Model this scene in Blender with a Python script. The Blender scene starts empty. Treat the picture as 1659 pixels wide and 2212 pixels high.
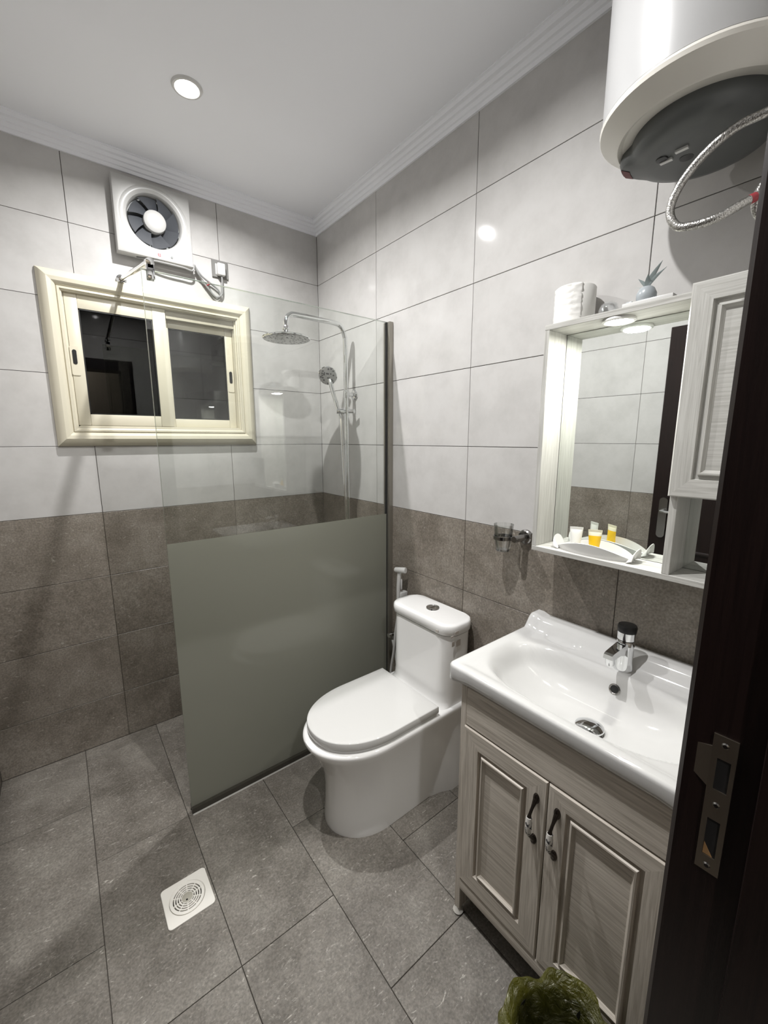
import bpy, bmesh, math, random
from mathutils import Vector, Matrix, noise
random.seed(7)
S = bpy.context.scene
COL = S.collection
PI = math.pi

# ------------------------------------------------------------------ camera
F_PX, W_PX = 891.81, 1659.0
CAM = Vector((-1.2893, -2.2577, 1.4662))
yaw, pitch, roll = 0.6660, -0.1741, -0.0007
fw = Vector((math.sin(yaw) * math.cos(pitch), math.cos(yaw) * math.cos(pitch), math.sin(pitch)))
rt = Vector((math.cos(yaw), -math.sin(yaw), 0)); up = rt.cross(fw)
r2 = rt * math.cos(roll) + up * math.sin(roll); u2 = -rt * math.sin(roll) + up * math.cos(roll)
cd = bpy.data.cameras.new('camera'); cam = bpy.data.objects.new('camera', cd); COL.objects.link(cam)
cd.sensor_fit = 'HORIZONTAL'; cd.sensor_width = 36.0; cd.lens = 36.0 * F_PX / W_PX; cd.clip_start = 0.01
M = Matrix.Identity(4)
for i in range(3):
    M[i][0], M[i][1], M[i][2], M[i][3] = r2[i], u2[i], -fw[i], CAM[i]
cam.matrix_world = M
S.camera = cam

# ------------------------------------------------------------------ world (night outside) and exposure
wd = bpy.data.worlds.new('night'); S.world = wd; wd.use_nodes = True
wd.node_tree.nodes['Background'].inputs[0].default_value = (0.010, 0.011, 0.014, 1)
wd.node_tree.nodes['Background'].inputs[1].default_value = 1.0
S.view_settings.view_transform = 'Standard'; S.view_settings.look = 'None'
S.view_settings.exposure = -0.27; S.view_settings.gamma = 1.0; S.view_settings.use_curve_mapping = False
S.cycles.use_denoising = True
S.cycles.max_bounces = 12; S.cycles.diffuse_bounces = 5; S.cycles.glossy_bounces = 6
S.cycles.transparent_max_bounces = 16; S.cycles.sample_clamp_indirect = 4.0
LAMP_W = 24.0          # each ceiling downlight
PUCK_W = 4.6           # the mirror cabinet's lamp
HALL_W = 22.0           # the lamp in the hall behind the camera

# ------------------------------------------------------------------ materials
def principled(name, col, rough=0.5, metal=0.0, spec=0.5, coat=0.0):
    m = bpy.data.materials.new(name); m.use_nodes = True
    b = m.node_tree.nodes['Principled BSDF']
    b.inputs['Base Color'].default_value = (*col, 1); b.inputs['Roughness'].default_value = rough
    b.inputs['Metallic'].default_value = metal; b.inputs['Specular IOR Level'].default_value = spec
    b.inputs['Coat Weight'].default_value = coat; b.inputs['Coat Roughness'].default_value = 0.06
    return m
def N(m, t, **kw):
    n = m.node_tree.nodes.new(t)
    for k, v in kw.items():
        if k in n.inputs: n.inputs[k].default_value = v
        else: setattr(n, k, v)
    return n
def L(m, a, ao, b, bi): m.node_tree.links.new(a.outputs[ao], b.inputs[bi])
def ramp(m, stops):
    r = m.node_tree.nodes.new('ShaderNodeValToRGB'); e = r.color_ramp.elements
    while len(e) < len(stops): e.new(0.5)
    for el, (p, c) in zip(e, stops): el.position = p; el.color = (*c, 1)
    return r
def coords(m, randomise=True, scale=(1, 1, 1)):
    tc = N(m, 'ShaderNodeTexCoord'); mp = N(m, 'ShaderNodeMapping'); mp.inputs['Scale'].default_value = scale
    L(m, tc, 'Object', mp, 'Vector')
    if randomise:
        oi = N(m, 'ShaderNodeObjectInfo'); mu = N(m, 'ShaderNodeMath', operation='MULTIPLY'); mu.inputs[1].default_value = 37.0
        L(m, oi, 'Random', mu, 0); cx = N(m, 'ShaderNodeCombineXYZ'); L(m, mu, 0, cx, 0); L(m, mu, 0, cx, 1); L(m, mu, 0, cx, 2)
        L(m, cx, 0, mp, 'Location')
    return mp
def bump(m, src, out, strength, dist):
    b = N(m, 'ShaderNodeBump'); b.inputs['Strength'].default_value = strength; b.inputs['Distance'].default_value = dist
    L(m, src, out, b, 'Height'); L(m, b, 0, m.node_tree.nodes['Principled BSDF'], 'Normal'); return b

def light_tile_mat():
    m = principled('light_tile', (0.6, 0.58, 0.55), 0.06, spec=0.35)
    mp = coords(m)
    n1 = N(m, 'ShaderNodeTexNoise', Scale=7.0, Detail=6.0, Roughness=0.65); L(m, mp, 0, n1, 0)
    r = ramp(m, [(0.28, (0.465, 0.454, 0.440)), (0.55, (0.530, 0.519, 0.505)), (0.8, (0.565, 0.555, 0.543))]); L(m, n1, 0, r, 0)
    L(m, r, 0, m.node_tree.nodes['Principled BSDF'], 'Base Color')
    return m
def stone_tile_mat(name, dark, mid, light, fleck, rough, bstr):
    m = principled(name, mid, rough, spec=0.4)
    bs = m.node_tree.nodes['Principled BSDF']
    mp = coords(m)
    n1 = N(m, 'ShaderNodeTexNoise', Scale=5.0, Detail=8.0, Roughness=0.7); L(m, mp, 0, n1, 0)
    r1 = ramp(m, [(0.33, dark), (0.50, mid), (0.68, light)]); L(m, n1, 0, r1, 0)
    mp2 = coords(m, True, (0.55, 1.5, 1.0)); mp2.inputs['Rotation'].default_value = (0.5, 0.35, 0.6)
    n2 = N(m, 'ShaderNodeTexNoise', Scale=34.0, Detail=9.0, Roughness=0.82, Distortion=2.6); L(m, mp2, 0, n2, 0)
    r2_ = ramp(m, [(0.57, (0, 0, 0)), (0.69, (1, 1, 1))]); L(m, n2, 0, r2_, 0)
    n3 = N(m, 'ShaderNodeTexNoise', Scale=160.0, Detail=3.0); L(m, mp, 0, n3, 0)
    r3 = ramp(m, [(0.3, (0.70, 0.70, 0.70)), (0.7, (1.12, 1.12, 1.12))]); L(m, n3, 0, r3, 0)
    mx = N(m, 'ShaderNodeMix', data_type='RGBA'); L(m, r2_, 0, mx, 0); L(m, r1, 0, mx, 6); mx.inputs[7].default_value = (*fleck, 1)
    ml = N(m, 'ShaderNodeMix', data_type='RGBA', blend_type='MULTIPLY'); ml.inputs[0].default_value = 1.0
    L(m, mx, 2, ml, 6); L(m, r3, 0, ml, 7); L(m, ml, 2, bs, 'Base Color')
    if bstr: bump(m, n2, 0, bstr, 0.002)
    return m
def wood_mat(name, dark, light, axis, rough=0.42, scale=1.0, contrast=1.0):
    # grain runs along the given axis
    m = principled(name, light, rough, spec=0.4)
    sc = [105 * scale] * 3; sc['xyz'.index(axis)] = 3.6 * scale
    mp = coords(m, True, tuple(sc))
    n1 = N(m, 'ShaderNodeTexNoise', Scale=1.6, Detail=7.0, Roughness=0.62, Distortion=0.7); L(m, mp, 0, n1, 0)
    r = ramp(m, [(0.30, dark), (0.60, light), (0.85, tuple(min(1, c * 1.08) for c in light))]); L(m, n1, 0, r, 0)
    L(m, r, 0, m.node_tree.nodes['Principled BSDF'], 'Base Color')
    bump(m, n1, 0, 0.18, 0.0015)
    return m
def glass_mat(name, tint, f0=0.04, f90=0.75, rough=0.0):
    m = bpy.data.materials.new(name); m.use_nodes = True; nt = m.node_tree; nt.nodes.clear()
    o = N(m, 'ShaderNodeOutputMaterial'); tr = N(m, 'ShaderNodeBsdfTransparent'); tr.inputs[0].default_value = (*tint, 1)
    gl = N(m, 'ShaderNodeBsdfGlossy'); gl.inputs['Roughness'].default_value = rough; gl.inputs[0].default_value = (1, 1, 1, 1)
    lw = N(m, 'ShaderNodeFresnel', IOR=1.5)
    mr = N(m, 'ShaderNodeMapRange'); mr.inputs[1].default_value = 0.04; mr.inputs[2].default_value = 1.0; mr.inputs[3].default_value = f0; mr.inputs[4].default_value = f90
    L(m, lw, 0, mr, 0); mx = N(m, 'ShaderNodeMixShader'); L(m, mr, 0, mx, 0); L(m, tr, 0, mx, 1); L(m, gl, 0, mx, 2); L(m, mx, 0, o, 0)
    return m
def frosted_mat():
    m = bpy.data.materials.new('frosted_film'); m.use_nodes = True; nt = m.node_tree; nt.nodes.clear()
    o = N(m, 'ShaderNodeOutputMaterial')
    df = N(m, 'ShaderNodeBsdfDiffuse'); df.inputs[0].default_value = (0.45, 0.448, 0.395, 1)
    tl = N(m, 'ShaderNodeBsdfTranslucent'); tl.inputs[0].default_value = (0.66, 0.67, 0.59, 1)
    rf = N(m, 'ShaderNodeBsdfRefraction', IOR=1.02, Roughness=0.75); rf.inputs[0].default_value = (0.64, 0.67, 0.60, 1)
    gl = N(m, 'ShaderNodeBsdfGlossy', Roughness=0.10)
    m1 = N(m, 'ShaderNodeMixShader'); m1.inputs[0].default_value = 0.5; L(m, df, 0, m1, 1); L(m, tl, 0, m1, 2)
    m2 = N(m, 'ShaderNodeMixShader'); m2.inputs[0].default_value = 0.25; L(m, m1, 0, m2, 1); L(m, rf, 0, m2, 2)
    m3 = N(m, 'ShaderNodeMixShader'); m3.inputs[0].default_value = 0.03; L(m, m2, 0, m3, 1); L(m, gl, 0, m3, 2)
    L(m, m3, 0, o, 0); return m
def emit_mat(name, col, strength):
    m = bpy.data.materials.new(name); m.use_nodes = True; nt = m.node_tree; nt.nodes.clear()
    o = N(m, 'ShaderNodeOutputMaterial'); e = N(m, 'ShaderNodeEmission'); e.inputs[0].default_value = (*col, 1); e.inputs[1].default_value = strength
    L(m, e, 0, o, 0); return m
def grout_mat():
    m = principled('grout', (0.1, 0.09, 0.08), 0.9, spec=0.2)
    tc = N(m, 'ShaderNodeNewGeometry'); sp = N(m, 'ShaderNodeSeparateXYZ'); L(m, tc, 'Position', sp, 0)
    gt = N(m, 'ShaderNodeMath', operation='GREATER_THAN'); gt.inputs[1].default_value = 1.139; L(m, sp, 2, gt, 0)
    mx = N(m, 'ShaderNodeMix', data_type='RGBA'); L(m, gt, 0, mx, 0); mx.inputs[6].default_value = (0.20, 0.18, 0.155, 1); mx.inputs[7].default_value = (0.075, 0.062, 0.05, 1)
    L(m, mx, 2, m.node_tree.nodes['Principled BSDF'], 'Base Color'); return m
def nozzle_mat():
    m = principled('nozzle_plate', (0.45, 0.45, 0.45), 0.3, metal=0.7)
    mp = coords(m, False); v = N(m, 'ShaderNodeTexVoronoi', Scale=75.0); L(m, mp, 0, v, 0)
    r = ramp(m, [(0.30, (0.04, 0.04, 0.04)), (0.42, (0.55, 0.55, 0.54))]); L(m, v, 0, r, 0)
    L(m, r, 0, m.node_tree.nodes['Principled BSDF'], 'Base Color'); return m
def porcelain_print_mat():
    m = principled('printed_porcelain', (0.7, 0.68, 0.64), 0.15)
    mp = coords(m, False); v = N(m, 'ShaderNodeTexWave', Scale=26.0, Distortion=9.0, Detail=2.0); v.inputs['Detail Scale'].default_value = 3.0; L(m, mp, 0, v, 0)
    r = ramp(m, [(0.20, (0.05, 0.05, 0.06)), (0.34, (0.72, 0.70, 0.66))]); L(m, v, 0, r, 0)
    L(m, r, 0, m.node_tree.nodes['Principled BSDF'], 'Base Color'); return m
def braid_mat():
    m = principled('braided_steel', (0.55, 0.54, 0.52), 0.28, metal=0.9)
    tc = N(m, 'ShaderNodeTexCoord'); ck = N(m, 'ShaderNodeTexVoronoi', Scale=420.0); L(m, tc, 'Object', ck, 0)
    r = ramp(m, [(0.25, (0.60, 0.59, 0.57)), (0.75, (0.34, 0.33, 0.31))]); L(m, ck, 0, r, 0)
    L(m, r, 0, m.node_tree.nodes['Principled BSDF'], 'Base Color'); bump(m, ck, 0, 0.5, 0.001); return m
def bag_mat():
    m = bpy.data.materials.new('green_bag'); m.use_nodes = True; nt = m.node_tree; nt.nodes.clear()
    o = N(m, 'ShaderNodeOutputMaterial')
    df = N(m, 'ShaderNodeBsdfDiffuse'); df.inputs[0].default_value = (0.26, 0.26, 0.06, 1)
    tl = N(m, 'ShaderNodeBsdfTranslucent'); tl.inputs[0].default_value = (0.42, 0.42, 0.09, 1)
    tr = N(m, 'ShaderNodeBsdfTransparent'); tr.inputs[0].default_value = (0.50, 0.50, 0.14, 1)
    gl = N(m, 'ShaderNodeBsdfGlossy', Roughness=0.18); gl.inputs[0].default_value = (0.95, 0.95, 0.8, 1)
    m1 = N(m, 'ShaderNodeMixShader'); m1.inputs[0].default_value = 0.5; L(m, df, 0, m1, 1); L(m, tl, 0, m1, 2)
    m2 = N(m, 'ShaderNodeMixShader'); m2.inputs[0].default_value = 0.5; L(m, m1, 0, m2, 1); L(m, tr, 0, m2, 2)
    m3 = N(m, 'ShaderNodeMixShader'); m3.inputs[0].default_value = 0.13; L(m, m2, 0, m3, 1); L(m, gl, 0, m3, 2)
    L(m, m3, 0, o, 0)
    tc = N(m, 'ShaderNodeTexCoord'); nz = N(m, 'ShaderNodeTexNoise', Scale=26.0, Detail=5.0, Roughness=0.6, Distortion=2.5); L(m, tc, 'Object', nz, 0)
    bp = N(m, 'ShaderNodeBump'); bp.inputs['Strength'].default_value = 0.9; bp.inputs['Distance'].default_value = 0.02; L(m, nz, 0, bp, 'Height')
    for sh in (df, tl, gl): L(m, bp, 0, sh, 'Normal')
    return m

MT = {}
MT['light_tile'] = light_tile_mat()
MT['dark_tile'] = stone_tile_mat('dark_tile', (0.165, 0.143, 0.117), (0.238, 0.209, 0.176), (0.310, 0.279, 0.241), (0.55, 0.52, 0.46), 0.28, 0.32)
MT['floor_tile'] = stone_tile_mat('floor_tile', (0.130, 0.117, 0.099), (0.192, 0.175, 0.152), (0.255, 0.237, 0.208), (0.66, 0.63, 0.57), 0.34, 0.55)
MT['grout'] = grout_mat()
MT['floor_grout'] = principled('floor_grout', (0.06, 0.052, 0.043), 0.9)
MT['ceiling'] = principled('ceiling_paint', (0.885, 0.895, 0.93), 0.75, spec=0.25)
MT['plaster'] = principled('plaster', (0.7, 0.69, 0.66), 0.8)
MT['ceramic_basin'] = principled('basin_ceramic', (0.575, 0.572, 0.562), 0.06, spec=0.5, coat=0.4)
MT['ceramic'] = principled('ceramic', (0.83, 0.825, 0.81), 0.06, spec=0.5, coat=0.4)
MT['ceramic_lid'] = principled('lid_plastic', (0.60, 0.596, 0.58), 0.05, spec=0.5)
MT['chrome'] = principled('chrome', (0.80, 0.81, 0.82), 0.06, metal=1.0)
MT['chrome_dark'] = principled('dark_chrome', (0.30, 0.29, 0.28), 0.20, metal=1.0)
MT['channel'] = principled('channel_metal', (0.36, 0.34, 0.30), 0.35, metal=0.8)
MT['channel_floor'] = principled('floor_channel_metal', (0.06, 0.055, 0.045), 0.35, metal=0.3)
MT['channel_dark'] = principled('channel_seal', (0.02, 0.02, 0.02), 0.5)
MT['black'] = principled('black_plastic', (0.008, 0.008, 0.008), 0.35)
MT['white_plastic'] = principled('white_plastic', (0.60, 0.596, 0.582), 0.28)
MT['fan_white'] = principled('fan_white', (0.43, 0.427, 0.415), 0.3)
MT['grey_plastic'] = principled('grey_plastic', (0.16, 0.17, 0.165), 0.40)
MT['fan_grey'] = principled('fan_grey', (0.048, 0.052, 0.06), 0.45)
MT['cover_grey'] = principled('cover_grey', (0.085, 0.090, 0.088), 0.42)
MT['cable_grey'] = principled('cable_grey', (0.24, 0.24, 0.235), 0.45)
MT['socket_grey'] = principled('socket_grey', (0.19, 0.187, 0.178), 0.35)
MT['red'] = principled('red_mark', (0.32, 0.04, 0.05), 0.4)
MT['dark_red'] = principled('indicator_red', (0.10, 0.016, 0.016), 0.5, spec=0.2)
MT['beige'] = principled('beige_aluminium', (0.63, 0.59, 0.47), 0.30)
MT['beige_dark'] = principled('beige_track', (0.40, 0.37, 0.29), 0.4)
MT['window_glass'] = glass_mat('window_glass', (0.16, 0.17, 0.16), 0.048, 0.8)
MT['clear_glass'] = glass_mat('clear_glass', (0.955, 0.968, 0.955), 0.050, 0.7)
MT['glass_edge'] = glass_mat('glass_edge', (0.80, 0.86, 0.80), 0.40, 0.9, 0.25)
MT['frost'] = frosted_mat()
MT['mirror'] = principled('mirror_silver', (0.84, 0.87, 0.85), 0.012, metal=1.0)
GD, GL = (0.38, 0.338, 0.286), (0.635, 0.583, 0.512)
for a in 'xyz':
    MT['oak_' + a] = wood_mat('grey_oak_' + a, GD, GL, a)
    MT['ash_' + a] = wood_mat('white_ash_' + a, (0.36, 0.352, 0.326), (0.52, 0.515, 0.487), a, 0.38)
MT['wenge'] = wood_mat('wenge', (0.0065, 0.0035, 0.0033), (0.013, 0.0068, 0.0060), 'z', 0.32)
MT['beige_door'] = wood_mat('beige_laminate', (0.40, 0.34, 0.26), (0.46, 0.40, 0.31), 'z', 0.5)
MT['bronze'] = principled('dark_bronze', (0.055, 0.045, 0.038), 0.22, metal=0.9)
MT['print'] = porcelain_print_mat()
MT['strike'] = principled('strike_steel', (0.50, 0.44, 0.36), 0.32, metal=1.0)
MT['strike_hole'] = principled('mortise', (0.004, 0.003, 0.003), 0.8)
MT['brass_wood'] = principled('raw_wood', (0.30, 0.17, 0.07), 0.6)
MT['nozzle'] = nozzle_mat()
MT['braid'] = braid_mat()
MT['bag'] = bag_mat()
MT['heater_white'] = principled('heater_enamel', (0.40, 0.40, 0.40), 0.30, spec=0.5)
MT['heater_cap'] = principled('heater_cap', (0.62, 0.60, 0.55), 0.35)
MT['paper'] = principled('paper', (0.78, 0.77, 0.74), 0.85, spec=0.2)
MT['wrapper'] = principled('wrapper_film', (0.80, 0.79, 0.76), 0.18, spec=0.5)
MT['yellow'] = principled('yellow_gel', (0.80, 0.50, 0.02), 0.25)
MT['cream_tube'] = principled('cream_tube', (0.80, 0.76, 0.58), 0.3)
MT['white_tube'] = principled('white_tube', (0.80, 0.80, 0.76), 0.3)
MT['label_grey'] = principled('label_grey', (0.15, 0.15, 0.15), 0.5)
MT['pot_blue'] = principled('pot_blue', (0.36, 0.39, 0.41), 0.3)
MT['leaf_blue'] = principled('leaf_blue', (0.30, 0.35, 0.35), 0.5)
MT['drain_white'] = principled('drain_white', (0.78, 0.755, 0.70), 0.35)
MT['drain_hub'] = principled('drain_hub', (0.42, 0.40, 0.34), 0.5)
MT['pit'] = principled('drain_pit', (0.012, 0.011, 0.010), 0.6)
MT['silicone'] = principled('silicone', (0.30, 0.29, 0.26), 0.5)
MT['tape'] = principled('tape_residue', (0.50, 0.46, 0.42), 0.6)
MT['lamp_face'] = emit_mat('lamp_face', (1.0, 0.98, 0.94), 30.0)
MT['puck_face'] = emit_mat('puck_face', (1.0, 0.98, 0.92), 40.0)

# ------------------------------------------------------------------ mesh helpers
class MB:
    def __init__(self): self.v = []; self.f = []
    def add(self, vs, fs):
        o = len(self.v); self.v += [tuple(p) for p in vs]; self.f += [tuple(i + o for i in f) for f in fs]; return self
    def box(self, a, b):
        x0, x1 = sorted((a[0], b[0])); y0, y1 = sorted((a[1], b[1])); z0, z1 = sorted((a[2], b[2]))
        return self.add([(x0, y0, z0), (x1, y0, z0), (x1, y1, z0), (x0, y1, z0), (x0, y0, z1), (x1, y0, z1), (x1, y1, z1), (x0, y1, z1)],
                        [(3, 2, 1, 0), (4, 5, 6, 7), (0, 1, 5, 4), (1, 2, 6, 5), (2, 3, 7, 6), (3, 0, 4, 7)])
    def rbox(self, a, b, r=0.003, seg=2):
        bm = bmesh.new(); bmesh.ops.create_cube(bm, size=1)
        for v in bm.verts: v.co = Vector(((a[i] + b[i]) / 2 + v.co[i] * abs(a[i] - b[i]) for i in range(3)))
        bmesh.ops.bevel(bm, geom=list(bm.edges), offset=r, segments=seg, profile=0.5, affect='EDGES', clamp_overlap=True)
        bm.verts.index_update(); self.add([v.co[:] for v in bm.verts], [[v.index for v in f.verts] for f in bm.faces]); bm.free(); return self
    def loft(self, rings, cap0=True, cap1=True, close=True):
        n = len(rings[0]); vs = [p for r in rings for p in r]; fs = []
        for i in range(len(rings) - 1):
            for j in range(n if close else n - 1):
                k = (j + 1) % n; fs.append((i * n + j, i * n + k, (i + 1) * n + k, (i + 1) * n + j))
        if cap0: fs.append(tuple(range(n - 1, -1, -1)))
        if cap1: fs.append(tuple(range((len(rings) - 1) * n, len(rings) * n)))
        return self.add(vs, fs)
    def lathe(self, prof, c=(0, 0, 0), axis=(0, 0, 1), n=32, caps=True):
        ax = Vector(axis).normalized(); t = ax.orthogonal().normalized(); s = ax.cross(t); c = Vector(c)
        rings = []
        for r, h in prof:
            r = max(r, 1e-5)
            rings.append([(c + ax * h + (t * math.cos(2 * PI * i / n) + s * math.sin(2 * PI * i / n)) * r)[:] for i in range(n)])
        return self.loft(rings, caps, caps)
    def tube(self, pts, r, n=12, caps=True):
        pts = [Vector(p) for p in pts]; rr = r if isinstance(r, (list, tuple)) else [r] * len(pts)
        tan = []
        for i in range(len(pts)):
            a = pts[max(i - 1, 0)]; b = pts[min(i + 1, len(pts) - 1)]; tan.append((b - a).normalized())
        nrm = tan[0].orthogonal().normalized(); rings = []
        for i, p in enumerate(pts):
            nrm = (nrm - tan[i] * nrm.dot(tan[i])).normalized(); bn = tan[i].cross(nrm)
            rings.append([(p + (nrm * math.cos(2 * PI * j / n) + bn * math.sin(2 * PI * j / n)) * rr[i])[:] for j in range(n)])
        return self.loft(rings, caps, caps)
    def prism(self, poly, mapf, d0, d1):
        n = len(poly); vs = [mapf(a, b, d0) for a, b in poly] + [mapf(a, b, d1) for a, b in poly]
        return self.add(vs, [tuple(range(n - 1, -1, -1)), tuple(range(n, 2 * n))] + [(i, (i + 1) % n, n + (i + 1) % n, n + i) for i in range(n)])
    def build(self, name, mat, parent=None, loc=None, smooth=35, rot=None):
        o_ = Vector(loc) if loc else Vector((0, 0, 0))
        me = bpy.data.meshes.new(name); me.from_pydata([(p[0] - o_[0], p[1] - o_[1], p[2] - o_[2]) for p in self.v], [], self.f)
        bm = bmesh.new(); bm.from_mesh(me); bmesh.ops.recalc_face_normals(bm, faces=list(bm.faces)); bm.to_mesh(me); bm.free()
        me.materials.append(MT[mat] if isinstance(mat, str) else mat)
        if smooth:
            for p in me.polygons: p.use_smooth = True
            me.set_sharp_from_angle(angle=math.radians(smooth))
        return put(name, me, parent, o_)
def wloc(o):
    p = Vector(o.location); q = o.parent
    while q: p = p + Vector(q.location); q = q.parent
    return p
def put(name, me, parent=None, loc=(0, 0, 0)):
    o = bpy.data.objects.new(name, me); COL.objects.link(o)
    o.location = Vector(loc)
    if parent is not None: o.location = Vector(loc) - wloc(parent); o.parent = parent
    return o
def empty(name, loc, label=None, cat=None, group=None, kind=None):
    o = bpy.data.objects.new(name, None); COL.objects.link(o); o.location = loc; o.empty_display_size = 0.05
    return tag(o, label, cat, group, kind)
def tag(o, label=None, cat=None, group=None, kind=None):
    if label: o['label'] = label
    if cat: o['category'] = cat
    if group: o['group'] = group
    if kind: o['kind'] = kind
    return o
def spline(pts, k=8):
    P = [Vector(p) for p in pts]; out = []
    for i in range(len(P) - 1):
        p0, p1, p2, p3 = P[max(i - 1, 0)], P[i], P[i + 1], P[min(i + 2, len(P) - 1)]
        for j in range(k):
            t = j / k; out.append(0.5 * ((2 * p1) + (p2 - p0) * t + (2 * p0 - 5 * p1 + 4 * p2 - p3) * t * t + (3 * p1 - p0 - 3 * p2 + p3) * t ** 3))
    return out + [P[-1]]
def rect_side(mb, rect, prof, side, mapf):
    # one mitred side of a picture-frame moulding; rect is the outer edge, prof = (inset, height) points
    a0, b0, a1, b1 = rect; ends = []
    for e in (0, 1):
        ring = []
        for t, h in prof:
            if side == 'bottom': p = ((a0 + t) if e == 0 else (a1 - t), b0 + t)
            elif side == 'top': p = ((a0 + t) if e == 0 else (a1 - t), b1 - t)
            elif side == 'left': p = (a0 + t, (b0 + t) if e == 0 else (b1 - t))
            else: p = (a1 - t, (b0 + t) if e == 0 else (b1 - t))
            ring.append(mapf(p[0], p[1], h))
        ends.append(ring)
    return mb.loft(ends, True, True)
def rrect(x0, y0, x1, y1, r, n=6):
    out = []
    for cx, cy, a0 in ((x1 - r, y1 - r, 0), (x0 + r, y1 - r, 90), (x0 + r, y0 + r, 180), (x1 - r, y0 + r, 270)):
        for i in range(n + 1):
            a = math.radians(a0 + 90 * i / n); out.append((cx + r * math.cos(a), cy + r * math.sin(a)))
    return out

# ------------------------------------------------------------------ room dimensions
XL, YF, ZC, ZB = -1.63, -2.15, 2.65, 1.138       # left wall, front (door) wall, ceiling, top of the dark tiles
DX0, DX1, DZ = -1.55, -0.76, 2.06                # door opening
WIN = (-1.205, 1.515, -0.492, 2.072)             # window opening (x0, z0, x1, z1)
G, TT = 0.0022, 0.004                            # joint width, how far tiles stand proud of the joints

# ------------------------------------------------------------------ floor, walls, ceiling
_cache = {}
def tile(parent, name, mat, axis, face, u0, u1, w0, w1, sgn, holes=(), th=0.008):
    # axis: normal axis of the surface (0 x, 1 y, 2 z); (u, w) the two other axes in order; face = front plane; sgn = outward
    if u1 - u0 < 0.012 or w1 - w0 < 0.012: return
    g = G / 2; u0 += g; u1 -= g; w0 += g; w1 -= g
    ua, wa = [i for i in (0, 1, 2) if i != axis]
    us, ws = sorted({u0, u1, *[min(max(h[k], u0), u1) for h in holes for k in (0, 2)]}), sorted({w0, w1, *[min(max(h[k], w0), w1) for h in holes for k in (1, 3)]})
    cells = [(us[i], ws[j], us[i + 1], ws[j + 1]) for i in range(len(us) - 1) for j in range(len(ws) - 1)]
    cells = [c for c in cells if not any(c[0] >= h[0] - 1e-6 and c[2] <= h[2] + 1e-6 and c[1] >= h[1] - 1e-6 and c[3] <= h[3] + 1e-6 for h in holes)]
    if not cells: return
    loc = [0, 0, 0]; loc[axis] = face; loc[ua] = (u0 + u1) / 2; loc[wa] = (w0 + w1) / 2
    whole = len(cells) == len(us[1:]) * len(ws[1:])
    if whole: cells = [(u0, w0, u1, w1)]
    key = (axis, sgn, mat, round(u1 - u0, 4), round(w1 - w0, 4)) if whole else None
    if key and key in _cache: return put(name, _cache[key], parent, loc)
    mb = MB()
    for c in cells:
        a = [0, 0, 0]; b = [0, 0, 0]; a[ua], b[ua], a[wa], b[wa] = c[0], c[2], c[1], c[3]; a[axis], b[axis] = face, face - sgn * th
        if whole:
            # chamfered front edge
            e = 0.0007; rings = []
            for ins, dep in ((0, th), (0, e), (e, 0)):
                ring = []
                for (pu, pw) in ((c[0] + ins, c[1] + ins), (c[2] - ins, c[1] + ins), (c[2] - ins, c[3] - ins), (c[0] + ins, c[3] - ins)):
                    q = [0, 0, 0]; q[axis] = face - sgn * dep; q[ua] = pu; q[wa] = pw; ring.append(q)
                rings.append(ring)
            mb.loft(rings)
        else: mb.box(a, b)
    o = mb.build(name, mat, parent, loc, smooth=0)
    if key: _cache[key] = o.data
    return o

floor = MB().box((XL - 0.1, YF - 0.15, -0.1), (0.1, 0.1, -TT)).build('floor', 'floor_grout', smooth=0); tag(floor, kind='structure')
cols = [-1.633, -1.333, -1.033, -0.732, -0.432, -0.132, 0.0]
phase = [-0.98, -1.28, -1.28, -1.578, -1.28, -1.578]
for i in range(6):
    y = phase[i]
    while y < 0: y += 0.6
    while y > YF - 0.15:
        y0, y1 = max(y - 0.6, YF - 0.15), min(y, 0.0)
        if y1 > y0:
            hole = [(-1.176, -1.060, -1.044, -0.930)] if i == 1 else []
            tile(floor, 'floor_tile', 'floor_tile', 2, 0.0, max(cols[i], XL), cols[i + 1], y0, y1, 1, hole)
        y -= 0.6

def wall_tiles(parent, axis, face, sgn, joints, lo, hi, holes=()):
    rows = [(ZB - 1.2, ZB - 0.9), (ZB - 0.9, ZB - 0.6), (ZB - 0.6, ZB - 0.3), (ZB - 0.3, ZB)] + [(ZB + 0.3 * k, ZB + 0.3 * k + 0.3) for k in range(6)]
    cuts = sorted({lo, hi, *[j for j in joints if lo < j < hi]})
    for k, (z0, z1) in enumerate(rows):
        z0, z1 = max(z0, 0.0), min(z1, ZC)
        for a, b in zip(cuts[:-1], cuts[1:]):
            hs = [h for h in holes if h[0] < b and h[2] > a and h[1] < z1 and h[3] > z0]
            tile(parent, 'dark_wall_tile' if k < 4 else 'light_wall_tile', 'dark_tile' if k < 4 else 'light_tile', axis, face, a, b, z0, z1, sgn, hs)

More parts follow.
